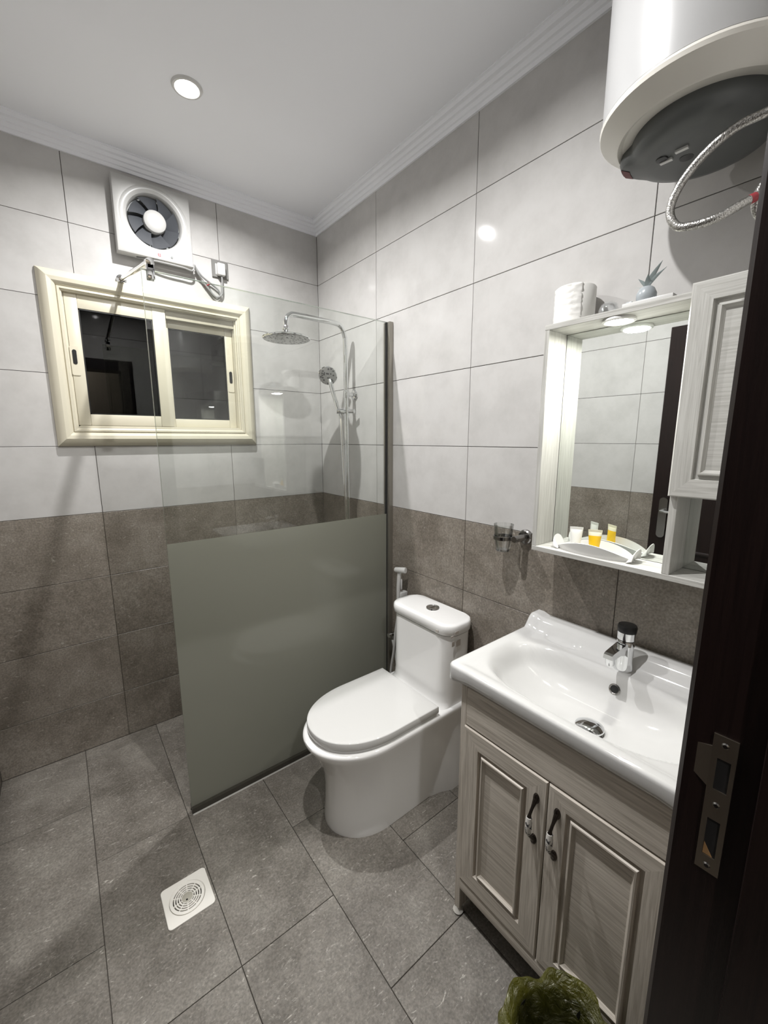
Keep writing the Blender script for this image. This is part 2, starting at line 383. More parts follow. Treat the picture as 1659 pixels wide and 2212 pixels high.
wr = MB().box((TT, YF - 0.15, -0.1), (0.12, 0.12, ZC + 0.05)).build('wall_right', 'grout', smooth=0); tag(wr, kind='structure')
wall_tiles(wr, 0, 0.0, -1, [-0.557 - 0.6 * k for k in range(4)], YF, 0.0)
wl = MB().box((XL - TT, YF - 0.15, -0.1), (XL - 0.12, 0.12, ZC + 0.05)).build('wall_left', 'grout', smooth=0); tag(wl, kind='structure')
wall_tiles(wl, 0, XL, 1, [-0.58 - 0.6 * k for k in range(4)], YF, 0.0)
mb = MB()
for a, b in (((XL - 0.12, -0.1), (WIN[0], ZC + 0.05)), ((WIN[2], -0.1), (0.12, ZC + 0.05)), ((WIN[0], -0.1), (WIN[2], WIN[1])), ((WIN[0], WIN[3]), (WIN[2], ZC + 0.05))):
    mb.box((a[0], TT, a[1]), (b[0], 0.16, b[1]))
wb = mb.build('wall_back', 'grout', smooth=0); tag(wb, kind='structure')
wall_tiles(wb, 1, 0.0, -1, [-0.552, -1.152], XL, 0.0, [WIN])
DOORH = (DX0 - 0.03, -0.2, DX1 + 0.03, DZ + 0.03)
mb = MB()
for a, b in (((XL - 0.12, -0.1), (DOORH[0], ZC + 0.05)), ((DOORH[2], -0.1), (0.12, ZC + 0.05)), ((DOORH[0], DOORH[3]), (DOORH[2], ZC + 0.05))):
    mb.box((a[0], YF - TT, a[1]), (b[0], YF - 0.17, b[1]))
wf = mb.build('wall_front', 'grout', smooth=0); tag(wf, kind='structure')
wall_tiles(wf, 1, YF, 1, [-0.45, -1.05], XL, 0.0, [DOORH])
ceil = MB().box((XL - 0.12, YF - 0.17, ZC), (0.12, 0.12, ZC + 0.06)).build('ceiling', 'ceiling', smooth=0); tag(ceil, kind='structure')
# stepped cornice, one mitred length per wall
cp = [(0, -0.056), (0.008, -0.056), (0.010, -0.044), (0.016, -0.042), (0.020, -0.030), (0.028, -0.028), (0.032, -0.017), (0.044, -0.015), (0.048, -0.004), (0.056, -0.003), (0.056, 0), (0, 0)]
for i, s in enumerate(('top', 'right', 'left', 'bottom')):
    o = rect_side(MB(), (XL, YF, 0.0, 0.0), cp, s, lambda a, b, h: (a, b, ZC + h)).build('trim_%d' % (i + 1), 'ceiling', smooth=20); tag(o, kind='structure')

# hall behind the camera (seen only reflected in the window)
hf = MB().box((-2.6, -3.9, -0.1), (0.5, YF - 0.15, 0.0)).build('floor_hall', 'floor_tile', smooth=0); tag(hf, kind='structure')
hw = MB().box((-2.6, -4.0, -0.1), (0.5, -3.9, ZC)).box((-2.7, -4.0, -0.1), (-2.6, YF - 0.17, ZC)).box((0.5, -4.0, -0.1), (0.6, YF - 0.17, ZC)).build('wall_hall', 'plaster', smooth=0); tag(hw, kind='structure')
hc = MB().box((-2.7, -4.0, ZC), (0.6, YF - 0.17, ZC + 0.06)).build('ceiling_hall', 'ceiling', smooth=0); tag(hc, kind='structure')

# ------------------------------------------------------------------ ceiling downlights
def downlight(x, y, label, watts):
    r = empty('downlight', (x, y, ZC), label, 'ceiling light', 'recessed ceiling downlights')
    MB().lathe([(0.036, 0), (0.036, -0.004), (0.040, -0.007), (0.046, -0.006), (0.050, -0.001), (0.050, 0.0)], (x, y, ZC), n=40, caps=False).build('trim_ring', 'white_plastic', r)
    MB().lathe([(0.0, 0), (0.036, 0)], (x, y, ZC - 0.003), n=40, caps=False).build('lens', 'lamp_face', r)
    ld = bpy.data.lights.new('downlight_lamp', 'AREA'); ld.shape = 'DISK'; ld.size = 0.026; ld.energy = watts; ld.spread = math.radians(158); ld.color = (1.0, 0.992, 0.985)
    lo = bpy.data.objects.new('downlight_lamp', ld); COL.objects.link(lo); lo.parent = r; lo.location = (0, 0, -0.008)
    return r
downlight(-0.805, -0.555, 'bright round white downlight recessed in the ceiling over the shower', LAMP_W)
downlight(-0.850, -1.480, 'round white ceiling downlight between the shower and the doorway', LAMP_W)
downlight(-1.22, -3.05, 'round white ceiling downlight out in the hall behind the doorway', HALL_W)

# ------------------------------------------------------------------ window
w1 = empty('window_1', (-0.848, 0, 1.44), kind='structure')
wx = lambda a, b, h: (a, -h, b)
OUT = (-1.280, 1.438, -0.416, 2.145)
prof = [(0, 0), (0, 0.006), (0.006, 0.017), (0.018, 0.027), (0.032, 0.032), (0.046, 0.030), (0.056, 0.022), (0.060, 0.014), (0.063, 0.020), (0.070, 0.020), (0.073, 0.012), (0.077, 0.010), (0.077, -0.030), (0.070, -0.030), (0.070, 0.0)]
for s in ('bottom', 'top', 'left', 'right'):
    rect_side(MB(), OUT, prof, s, wx).build('casing', 'beige', w1, smooth=25)
# fixed outer frame lining the opening
rect_side(MB(), (WIN[0], WIN[1], WIN[2], WIN[3]), [(0, -0.005), (0.012, -0.005), (0.012, -0.10), (0, -0.10)], 'bottom', wx).build('frame_sill', 'beige', w1)
for s in ('top', 'left', 'right'):
    rect_side(MB(), (WIN[0], WIN[1], WIN[2], WIN[3]), [(0, -0.005), (0.006, -0.005), (0.006, -0.10), (0, -0.10)], s, wx).build('frame_side', 'beige', w1)
MB().box((-0.815, 0.012, 2.030), (-0.498, 0.085, 2.068)).build('head_track', 'beige_dark', w1)
def sash(x0, z0, x1, z1, px0, pz0, px1, pz1, y, hx, hz):
    s = MB().rbox((px0 - 0.004, y + 0.010, pz0 - 0.004), (px1 + 0.004, y + 0.015, pz1 + 0.004), 0.0005, 1).build('pane', 'window_glass', w1)
    MB().rbox((x0, y, z0), (px0, y + 0.024, z1), 0.0025).build('sash_stile', 'beige', w1)
    MB().rbox((px1, y, z0), (x1, y + 0.024, z1), 0.0025).build('sash_stile', 'beige', w1)
    MB().rbox((px0, y + 0.001, z0), (px1, y + 0.024, pz0), 0.002).build('sash_rail', 'beige', w1)
    MB().rbox((px0, y + 0.001, pz1), (px1, y + 0.024, z1), 0.002).build('sash_rail', 'beige', w1)
    mb = MB(); e = 0.005
    for a, b in (((px0, pz0), (px0 + e, pz1)), ((px1 - e, pz0), (px1, pz1)), ((px0, pz0), (px1, pz0 + e)), ((px0, pz1 - e), (px1, pz1))):
        mb.box((a[0], y + 0.004, a[1]), (b[0], y + 0.0105, b[1]))
    mb.build('gasket', 'black', w1)
    h = MB().prism(rrect(hx - 0.015, hz - 0.075, hx + 0.015, hz + 0.045, 0.006), lambda a, b, d: (a, y - d, b), 0.0, 0.003).build('pull_plate', 'beige', w1)
    MB().prism(rrect(hx - 0.0075, hz - 0.030, hx + 0.0075, hz + 0.030, 0.0072), lambda a, b, d: (a, y - d, b), 0.003, 0.0045).build('pull_slot', 'black', h)
sash(-1.198, 1.528, -0.818, 2.066, -1.153, 1.576, -0.874, 2.012, 0.003, -1.184, 1.812)
sash(-0.870, 1.528, -0.499, 2.030, -0.803, 1.568, -0.536, 1.996, 0.045, -0.517, 1.790)

# ------------------------------------------------------------------ door frame (the camera stands in it) and open door leaf
t5 = empty('trim_5', (DX1, YF, 0), kind='structure')
AR = 0.013
jp = [(DX1 - 0.0, YF + AR - 0.005), (DX1 + 0.005, YF + AR), (DX1 + 0.080, YF + AR), (DX1 + 0.088, YF + AR - 0.006), (DX1 + 0.088, YF), (DX1 + 0.03, YF), (DX1 + 0.03, YF - 0.17), (DX1 + 0.088, YF - 0.17), (DX1 + 0.088, YF - 0.183), (DX1, YF - 0.183),
      (DX1, YF - 0.105), (DX1 - 0.012, YF - 0.103), (DX1 - 0.012, YF - 0.058), (DX1, YF - 0.056)]
MB().prism(jp, lambda a, b, d: (a, b, d), 0.0, DZ).build('jamb', 'wenge', t5)
MB().prism([(DX0 - (a - DX1), b) for a, b in jp][::-1], lambda a, b, d: (a, b, d), 0.0, DZ).build('jamb', 'wenge', t5)
MB().box((DX0 - 0.088, YF + AR, DZ), (DX1 + 0.088, YF, DZ + 0.088)).box((DX0 - 0.03, YF, DZ), (DX1 + 0.03, YF - 0.17, DZ + 0.03)).box((DX0 - 0.088, YF - 0.17, DZ), (DX1 + 0.088, YF - 0.183, DZ + 0.088)).build('head', 'wenge', t5)
# strike plate with latch lip and two openings
def sp(a, b, d): return (DX1 - d, a, b)
def plate_with_holes(poly_boxes, d0, d1):
    mb = MB()
    for (y0, z0, y1, z1) in poly_boxes: mb.box((DX1 - d0, y0, z0), (DX1 - d1, y1, z1))
    return mb
ya, yb = -2.1865, -2.1650
st = plate_with_holes([(ya, 0.984, yb, 1.004), (ya, 1.004, ya + 0.005, 1.051), (yb - 0.005, 1.004, yb, 1.051), (ya, 1.051, yb, 1.088), (ya, 1.088, ya + 0.004, 1.126), (ya, 1.126, yb, 1.153), (ya + 0.016, 1.088, yb, 1.126)], 0.0, 0.0016)
st.prism([(yb, 1.088), (yb, 1.137), (yb + 0.013, 1.133), (yb + 0.013, 1.096)], lambda a, b, d: (DX1 - d + (a - yb) * 0.12, a, b), 0.0, 0.0016)
st = st.build('strike_plate', 'strike', t5, smooth=0)
MB().box((DX1 - 0.0002, ya + 0.004, 1.003), (DX1 - 0.0006, yb - 0.004, 1.052)).box((DX1 - 0.0002, ya + 0.003, 1.087), (DX1 - 0.0006, ya + 0.017, 1.127)).build('mortise', 'strike_hole', st, smooth=0)
MB().prism([(yb - 0.0052, 1.0045), (yb - 0.0055, 1.019), (ya + 0.0075, 1.0045)], sp, 0.0006, 0.0009).build('raw_wood_chip', 'brass_wood', st, smooth=0)
for zz in (0.992, 1.070, 1.143):
    MB().lathe([(0.0001, 0.0030), (0.0022, 0.0029), (0.0035, 0.0016), (0.0035, 0.0)], (DX1, (ya + yb) / 2, zz), (-1, 0, 0), 14).build('screw', 'chrome_dark', st)

d1 = empty('door_1', (DX0, YF, 0), kind='structure')
LX0, LX1, LY0, LY1 = -1.566, -1.528, -1.340, -2.132
MB().rbox((LX0, LY1, 0.008), (LX1, LY0, 2.072), 0.002, 1).build('leaf', 'wenge', d1)
for (y0, y1, z0, z1) in ((-1.46, -2.02, 1.28, 1.95), (-1.46, -2.02, 0.15, 0.85)):
    for s in ('bottom', 'top', 'left', 'right'):
        rect_side(MB(), (y1, z0, y0, z1), [(0, 0), (0.004, 0.006), (0.012, 0.008), (0.022, 0.003), (0.022, 0)], s, lambda a, b, h: (LX1 + h, a, b)).build('moulding', 'wenge', d1)
hp = MB().prism(rrect(-1.422, 0.900, -1.380, 1.135, 0.0205, 8), lambda a, b, d: (LX1 + d, a, b), 0, 0.008).build('handle_plate', 'chrome_dark', d1)
MB().tube(spline([(LX1 + 0.006, -1.401, 1.06), (LX1 + 0.040, -1.401, 1.06), (LX1 + 0.050, -1.415, 1.06), (LX1 + 0.050, -1.47, 1.058), (LX1 + 0.048, -1.52, 1.052)]), 0.008).build('lever', 'chrome', hp)

# ------------------------------------------------------------------ wardrobe out in the hall (reflected in the window)
wa = empty('wardrobe', (-0.95, -3.5, 0), 'tall beige wardrobe standing in the hall, seen mirrored in the window', 'wardrobe')
MB().box((-1.6, -3.88, 0.0), (-0.3, -3.42, 2.3)).build('carcass', 'beige_door', wa, smooth=0)
for k in range(3):
    dd_ = MB().rbox((-1.598 + 0.433 * k, -3.418, 0.06), (-1.598 + 0.433 * k + 0.430, -3.400, 2.29), 0.002, 1).build('door', 'beige_door', wa)
    MB().tube([(-1.598 + 0.433 * k + 0.40, -3.385, 1.0), (-1.598 + 0.433 * k + 0.40, -3.385, 1.15)], 0.005, 8).build('handle', 'chrome_dark', dd_)

# ------------------------------------------------------------------ shower screen
gs = empty('glass_shower_screen', (-0.5, -0.664, 0), 'clear glass shower screen with a frosted lower half beside the toilet', 'shower screen')
GX0, GX1, GY, GZ = -1.017, -0.014, -0.664, 2.0
MB().box((GX0 + 0.001, GY - 0.004, 0.016), (GX1, GY + 0.004, GZ)).build('glass_pane', 'clear_glass', gs, smooth=0)
MB().box((GX0, GY - 0.004, 0.016), (GX0 + 0.0012, GY + 0.004, GZ)).box((GX0, GY - 0.004, GZ - 0.0005), (GX1, GY + 0.004, GZ + 0.001)).build('polished_edge', 'glass_edge', gs, smooth=0)
MB().box((GX0, GY - 0.0052, 0.016), (GX1, GY - 0.0042, 1.100)).build('frosted_film', 'frost', gs, smooth=0)
MB().box((-0.022, -0.688, 0.0), (-0.001, -0.671, GZ)).box((-0.022, -0.657, 0.0), (-0.001, -0.643, GZ)).build('wall_channel', 'channel', gs, smooth=0)
MB().box((-0.026, -0.671, 0.0), (-0.012, -0.657, GZ - 0.002)).build('channel_seal', 'channel_dark', gs, smooth=0)
MB().box((GX0, -0.684, 0.0), (-0.001, -0.670, 0.024)).box((GX0, -0.658, 0.0), (-0.001, -0.648, 0.024)).build('floor_channel', 'channel_floor', gs, smooth=0)
MB().box((GX0 + 0.001, -0.670, 0.0), (-0.001, -0.658, 0.012)).build('floor_seal', 'channel_dark', gs, smooth=0)
MB().loft([[(GX0, -0.6845, 0.0), (GX0, -0.690, 0.0), (GX0, -0.6845, 0.003)], [(-0.001, -0.6845, 0.0), (-0.001, -0.690, 0.0), (-0.001, -0.6845, 0.003)]]).build('silicone_bead', 'silicone', gs)
sb = MB().tube([(-0.990, -0.640, 2.030), (-0.984, -0.008, 2.158)], 0.0095, 16).build('support_bar', 'chrome', gs)
MB().lathe([(0.0, 0.0), (0.020, 0.0), (0.020, 0.010), (0.012, 0.014), (0.012, 0.03)], (-0.984, 0.0, 2.158), (0.0, -0.98, -0.2), 24).build('wall_flange', 'chrome', sb)
MB().lathe([(0.0, -0.016), (0.012, -0.015), (0.013, -0.012), (0.013, 0.022), (0.0, 0.024)], (-0.990, -0.655, 2.026), (0.0, -1, -0.2), 20).build('bar_socket', 'chrome', sb)
MB().rbox((-1.001, -0.676, 1.972), (-0.979, -0.670, 2.018), 0.002).rbox((-1.001, -0.659, 1.972), (-0.979, -0.652, 2.018), 0.002).rbox((-1.001, -0.676, 2.002), (-0.979, -0.652, 2.022), 0.003).build('glass_clamp', 'chrome', sb)

# ------------------------------------------------------------------ exhaust fan
FX0, FX1, FZ0, FZ1, FY = -0.992, -0.690, 2.258, 2.558, -0.056
fc = Vector((-0.838, FY, 2.412))
ef = empty('exhaust_fan', (fc.x, 0, FZ0), 'square white wall exhaust fan with a dark round intake above the window', 'fan')
def square_ring(r, h, n=64):
    return [(fc.x + r * math.cos(2 * PI * i / n), h, fc.z + r * math.sin(2 * PI * i / n)) for i in range(n)]
def square_out(h, ins=0.0, n=64):
    out = []
    for i in range(n):
        c, s = math.cos(2 * PI * i / n), math.sin(2 * PI * i / n)
        tx = ((FX1 - ins - fc.x) if c > 0 else (fc.x - FX0 - ins)) / max(abs(c), 1e-6); tz = ((FZ1 - ins - fc.z) if s > 0 else (fc.z - FZ0 - ins)) / max(abs(s), 1e-6)
        t = min(tx, tz); out.append((fc.x + c * t, h, fc.z + s * t))
    # snap the nearest samples to the square's corners
    for cx, cz in ((FX0 + ins, FZ0 + ins), (FX1 - ins, FZ0 + ins), (FX0 + ins, FZ1 - ins), (FX1 - ins, FZ1 - ins)):
        k = min(range(n), key=lambda i: (out[i][0] - cx) ** 2 + (out[i][2] - cz) ** 2); out[k] = (cx, h, cz)
    return out
MB().loft([square_out(-0.014, 0.012), square_out(-0.014), square_out(FY + 0.006), square_out(FY + 0.002, 0.002), square_out(FY, 0.007), square_ring(0.138, FY), square_ring(0.134, FY + 0.0025), square_ring(0.126, FY + 0.001), square_ring(0.118, FY + 0.003), square_ring(0.110, FY + 0.008), square_ring(0.105, FY + 0.018), square_ring(0.104, -0.012)], False, False).build('housing', 'fan_white', ef, smooth=30)
MB().lathe([(0.0, 0.0), (0.128, 0.0), (0.128, 0.012), (0.0, 0.012)], (fc.x, -0.013, fc.z), (0, 1, 0), 48).build('back_shutter', 'cover_grey', ef)
MB().box((FX0 + 0.012, -0.014, FZ0 + 0.012), (FX1 - 0.012, -0.001, FZ1 - 0.012)).build('wall_spacer', 'grey_plastic', ef, smooth=0)
MB().lathe([(0.044, 0.0), (0.046, -0.030), (0.044, -0.040), (0.036, -0.0455), (0.020, -0.0475), (0.0, -0.048)], (fc.x, -0.014, fc.z), (0, 1, 0), 40).build('hub', 'fan_white', ef)
for k in range(8):
    a0 = 2 * PI * k / 8; mb = MB(); top = []; bot = []
    rows = []
    for i in range(6):
        r = 0.043 + (0.100 - 0.043) * i / 5; row = []
        for j in range(5):
            a = a0 + (j / 4 - 0.5) * 0.80 + i * 0.05
            row.append((fc.x + r * math.cos(a), -0.022 - 0.020 * (j / 4), fc.z + r * math.sin(a)))
        rows.append(row)
    mb.loft(rows, False, False, close=False); mb.v += [(p[0], p[1] + 0.002, p[2]) for p in list(mb.v)]
    n_ = 30; mb.f += [tuple(n_ + i for i in f[::-1]) for f in list(mb.f)]
    mb.build('blade', 'fan_grey', ef)
lg = MB().box((-0.838, FY - 0.0008, 2.272), (-0.827, FY + 0.001, 2.283)).build('red_logo', 'red', ef, smooth=0)
MB().box((-0.836, FY - 0.0012, 2.276), (-0.829, FY, 2.2772)).box((-0.8331, FY - 0.0012, 2.2735), (-0.8319, FY, 2.2815)).build('logo_strokes', 'white_plastic', lg, smooth=0)
MB().lathe([(0.0, 0.0), (0.004, 0.0), (0.0045, -0.002)], (-0.782, FY, 2.279), (0, 1, 0), 12).build('indicator', 'grey_plastic', ef)
MB().tube(spline([(-0.92, -0.03, 2.256), (-0.82, -0.052, 2.250), (-0.74, -0.055, 2.248), (-0.695, -0.05, 2.246), (-0.683, -0.04, 2.275), (-0.665, -0.03, 2.245), (-0.635, -0.015, 2.215), (-0.605, -0.012, 2.170), (-0.580, -0.012, 2.152), (-0.562, -0.012, 2.170), (-0.570, -0.014, 2.195), (-0.60, -0.016, 2.215), (-0.645, -0.022, 2.24), (-0.675, -0.02, 2.275), (-0.655, -0.018, 2.235), (-0.615, -0.02, 2.185), (-0.585, -0.02, 2.160), (-0.556, -0.02, 2.178), (-0.552, -0.022, 2.22), (-0.552, -0.022, 2.262)]), 0.0042, 8).build('power_cable', 'cable_grey', ef)
MB().tube([(-0.634, -0.012, 2.200), (-0.612, -0.030, 2.212), (-0.618, -0.012, 2.222)], 0.0035, 8).build('cable_tie', 'red', ef)
pg = MB().rbox((-0.573, -0.036, 2.262), (-0.535, -0.010, 2.318), 0.006, 3).build('plug', 'white_plastic', ef)
so = empty('wall_socket', (-0.553, 0, 2.296), 'white wall socket in a grey square frame beside the exhaust fan', 'socket')
for s in ('bottom', 'top', 'left', 'right'):
    rect_side(MB(), (-0.592, 2.256, -0.515, 2.336), [(0, 0), (0, 0.007), (0.002, 0.009), (0.015, 0.009), (0.016, 0.0)], s, wx).build('frame', 'socket_grey', so)
MB().box((-0.577, -0.0075, 2.271), (-0.530, -0.0005, 2.321)).build('face_plate', 'white_plastic', so, smooth=0)

# ------------------------------------------------------------------ shower column, rain head, hand shower
sc_ = empty('shower_column', (-0.06, -0.372, 0.95), 'chrome shower column with a round rain head on the right tiled wall', 'shower')
cx_, cy_ = -0.060, -0.372
arm = spline([(cx_, cy_, 0.98), (cx_, cy_, 1.5), (cx_, cy_, 1.93), (cx_ - 0.004, cy_, 1.985), (cx_ - 0.022, cy_, 2.025), (cx_ - 0.055, cy_, 2.040), (-0.20, cy_, 2.042), (-0.335, cy_, 2.043), (-0.362, cy_, 2.038), (-0.382, cy_, 2.018), (-0.386, cy_, 1.985), (-0.386, cy_, 1.955)], 8)
MB().tube(arm, 0.0125, 16).build('riser_pipe', 'chrome', sc_)
rh = MB().lathe([(0.0, 0.020), (0.016, 0.020), (0.018, 0.004), (0.06, -0.002), (0.104, -0.009), (0.110, -0.013), (0.110, -0.017), (0.106, -0.019)], (-0.386, cy_, 1.946), n=56, caps=False).build('rain_head', 'chrome', sc_)
MB().lathe([(0.0, -0.0195), (0.100, -0.0195), (0.106, -0.0185)], (-0.386, cy_, 1.946), n=56, caps=False).build('nozzle_plate', 'nozzle', rh, loc=(-0.386, cy_, 1.9265))
MB().lathe([(0.0, -0.014), (0.010, -0.013), (0.016, -0.004), (0.016, 0.006), (0.0125, 0.014)], (-0.386, cy_, 1.972), n=24).build('swivel', 'chrome', sc_)
wbk = MB().lathe([(0.0, 0), (0.026, 0), (0.027, 0.006), (0.022, 0.012), (0.011, 0.015), (0.010, 0.055), (0.0, 0.055)], (0, -0.366, 1.700), (-1, 0, 0), 28).build('wall_bracket', 'chrome', sc_)
MB().lathe([(0.0145, -0.018), (0.0155, -0.014), (0.0155, 0.014), (0.0145, 0.018)], (cx_, cy_, 1.700), n=24).build('bracket_ring', 'chrome', wbk)
sl = MB().lathe([(0.0, -0.024), (0.017, -0.023), (0.018, 0.0), (0.017, 0.023), (0.0, 0.024)], (cx_, cy_, 1.612), n=24).build('slider', 'chrome', sc_)
MB().lathe([(0.0, 0), (0.014, 0.0), (0.016, 0.02), (0.013, 0.046), (0.0, 0.047)], (cx_ - 0.008, cy_ - 0.002, 1.612), (-0.6, 0.25, 0), 20).build('holder_cup', 'chrome', sl)
MB().lathe([(0.0, 0), (0.010, 0.0), (0.011, 0.034), (0.0, 0.036)], (cx_ + 0.008, cy_ - 0.01, 1.612), (0.45, -0.9, 0), 16).build('slider_knob', 'chrome', sl)
mx_ = MB().lathe([(0.0, -0.085), (0.02, -0.084), (0.022, -0.05), (0.022, 0.05), (0.02, 0.084), (0.0, 0.085)], (cx_, cy_, 0.965), (0, 1, 0), 24).build('mixer_valve', 'chrome', sc_)
for s in (-1, 1): MB().lathe([(0.0, 0), (0.03, 0), (0.03, 0.006), (0.014, 0.012), (0.014, 0.055)], (0, cy_ + 0.075 * s, 0.965), (-1, 0, 0), 24).build('inlet_rosette', 'chrome', mx_)
MB().rbox((-0.145, cy_ - 0.012, 0.965), (-0.07, cy_ + 0.012, 0.990), 0.006).build('lever', 'chrome', mx_)

hs = empty('hand_shower', (-0.105, -0.353, 1.62), 'chrome hand shower with a round spray face hooked on the riser pipe', 'hand shower')
hd = Vector((-0.135, -0.318, 1.795)); hb = Vector((-0.094, -0.366, 1.575)); hn = Vector((-0.55, -0.62, -0.42)).normalized()
MB().tube(spline([hb, hb.lerp(hd, 0.25), hb.lerp(hd, 0.55), hb.lerp(hd, 0.80) - hn * 0.006, hd - hn * 0.016]), [0.0085 + 0.0045 * (i / 32) for i in range(33)], 14).build('handle', 'chrome', hs)
MB().lathe([(0.0, -0.024), (0.020, -0.022), (0.040, -0.010), (0.048, 0.002), (0.049, 0.008), (0.046, 0.011)], hd, hn, 36, caps=False).build('head_shell', 'chrome', hs)
MB().lathe([(0.0, 0.0115), (0.040, 0.0115), (0.046, 0.010)], hd, hn, 36, caps=False).build('spray_face', 'nozzle', hs, loc=tuple(hd))
MB().tube(spline([hb, hb + Vector((0.002, -0.004, -0.06)), (-0.088, -0.375, 1.35), (-0.086, -0.392, 1.10), (-0.084, -0.405, 0.70), (-0.085, -0.395, 0.50), (-0.08, -0.378, 0.44), (-0.075, -0.360, 0.50), (-0.068, -0.357, 0.75), (-0.062, -0.362, 0.945)]), 0.0062, 10).build('hose', 'chrome', hs)

# ------------------------------------------------------------------ toilet
TY = -1.060
def d_ring(z, xb, xf, w, xs=None, n=28, rear=None, pw=2.0):
    # D-shaped outline: straight sides from the back xb to xs, rounded front to xf; rear = (width, start x) of a wider foot at the back
    xs = xs if xs is not None else xf + w * 1.25
    half = []
    for i in range(9):
        x = xb + (xs - xb) * i / 8; ww = w
        if rear:
            t = min(max((x - rear[1]) / 0.07 + 0.5, 0), 1); t = t * t * (3 - 2 * t); ww = w + (rear[0] - w) * t
        half.append((x, ww))
    for i in range(1, n + 1):
        a = PI / 2 * i / n; c, s = max(math.cos(a), 0) ** (2 / pw), math.sin(a) ** (2 / pw)
        half.append((xs + (xf - xs) * s, w * c))
    return [(x, TY + y, z) for x, y in half] + [(x, TY - y, z) for x, y in half[-2::-1]]
to = empty('toilet', (-0.35, TY, 0), 'white ceramic one-piece toilet with its lid closed beside the vanity', 'toilet')
lv = [(0.0, -0.620, 0.143, 0.178), (0.015, -0.621, 0.144, 0.178), (0.08, -0.613, 0.146, 0.177), (0.16, -0.612, 0.150, 0.175), (0.22, -0.620, 0.155, 0.174), (0.27, -0.637, 0.162, 0.174), (0.315, -0.660, 0.170, 0.175), (0.345, -0.678, 0.177, 0.178), (0.368, -0.693, 0.183, 0.183), (0.380, -0.697, 0.185, 0.184), (0.387, -0.695, 0.183, 0.182), (0.391, -0.686, 0.175, 0.175)]
MB().loft([d_ring(z, -0.012, xf, w, rear=(rw, -0.165)) for z, xf, w, rw in lv]).build('bowl', 'ceramic', to, smooth=50)
def tank_ring(z, xf, w, r):
    return [(a, b, z) for a, b in rrect(xf, TY - w, -0.012, TY + w, r, 8)]
MB().loft([tank_ring(z, xf, w, r) for z, xf, w, r in ((0.385, -0.212, 0.172, 0.05), (0.393, -0.198, 0.170, 0.055), (0.401, -0.189, 0.169, 0.06), (0.415, -0.182, 0.169, 0.06), (0.45, -0.178, 0.170, 0.06), (0.52, -0.175, 0.173, 0.06), (0.60, -0.172, 0.1755, 0.06), (0.698, -0.170, 0.177, 0.06), (0.699, -0.162, 0.171, 0.055))]).build('tank', 'ceramic', to, smooth=40)
tl = MB().loft([tank_ring(z, xf, w, r) for z, xf, w, r in ((0.7025, -0.164, 0.174, 0.055), (0.7025, -0.171, 0.180, 0.058), (0.708, -0.176, 0.184, 0.058), (0.728, -0.178, 0.1855, 0.058), (0.741, -0.176, 0.184, 0.057), (0.7460, -0.171, 0.179, 0.054), (0.7475, -0.152, 0.164, 0.045))]).build('tank_lid', 'ceramic', to, smooth=50)
fb = MB().lathe([(0.0, 0.003), (0.021, 0.0035), (0.0225, 0.0015), (0.0255, 0.0045), (0.0285, 0.004), (0.030, 0.0), (0.030, -0.002)], (-0.080, TY, 0.7475), n=36).build('flush_button', 'chrome', tl)
MB().box((-0.0996, TY - 0.0006, 0.7500), (-0.0604, TY + 0.0006, 0.7514)).build('button_split', 'black', tl, smooth=0)
MB().box((-0.1795, -1.190, 0.712), (-0.1778, -1.176, 0.722)).build('tape_residue', 'tape', tl, smooth=0)
MB().box((-0.142, -1.2462, 0.712), (-0.120, -1.2445, 0.725)).box((-0.165, -1.2452, 0.705), (-0.150, -1.2437, 0.712)).build('tape_residue', 'tape', tl, smooth=0)
MB().box((-0.1, -1.2392, 0.655), (-0.128, -1.2377, 0.680)).box((-0.135, -1.2392, 0.662), (-0.15, -1.2377, 0.683)).build('tape_residue', 'tape', to, smooth=0)
def seat_ring(z, ins):
    return d_ring(z, -0.216 - ins, -0.677 + ins, 0.180 - ins, xs=-0.430, pw=2.15)
MB().loft([seat_ring(0.3915, 0.012), seat_ring(0.3925, 0.006), seat_ring(0.401, 0.005), seat_ring(0.4035, 0.009)]).build('seat', 'ceramic_lid', to, smooth=50)
MB().loft([seat_ring(0.4045, 0.006), seat_ring(0.4055, 0.001), seat_ring(0.410, 0.0), seat_ring(0.4300, 0.0003), seat_ring(0.4325, 0.0014), seat_ring(0.4336, 0.004), seat_ring(0.4340, 0.020)]).build('seat_lid', 'ceramic_lid', to, smooth=50)
for s in (-1, 1): MB().lathe([(0, -0.035), (0.0075, -0.035), (0.0075, 0.035), (0, 0.035)], (-0.209, TY + 0.085 * s, 0.408), (0, 1, 0), 14).build('hinge', 'ceramic_lid', to)
MB().lathe([(0.0, 0.004), (0.004, 0.0035), (0.0055, 0.0)], (-0.265, TY - 0.1355, 0.055), (0, -1, 0), 12).build('bolt_cap', 'bronze', to)

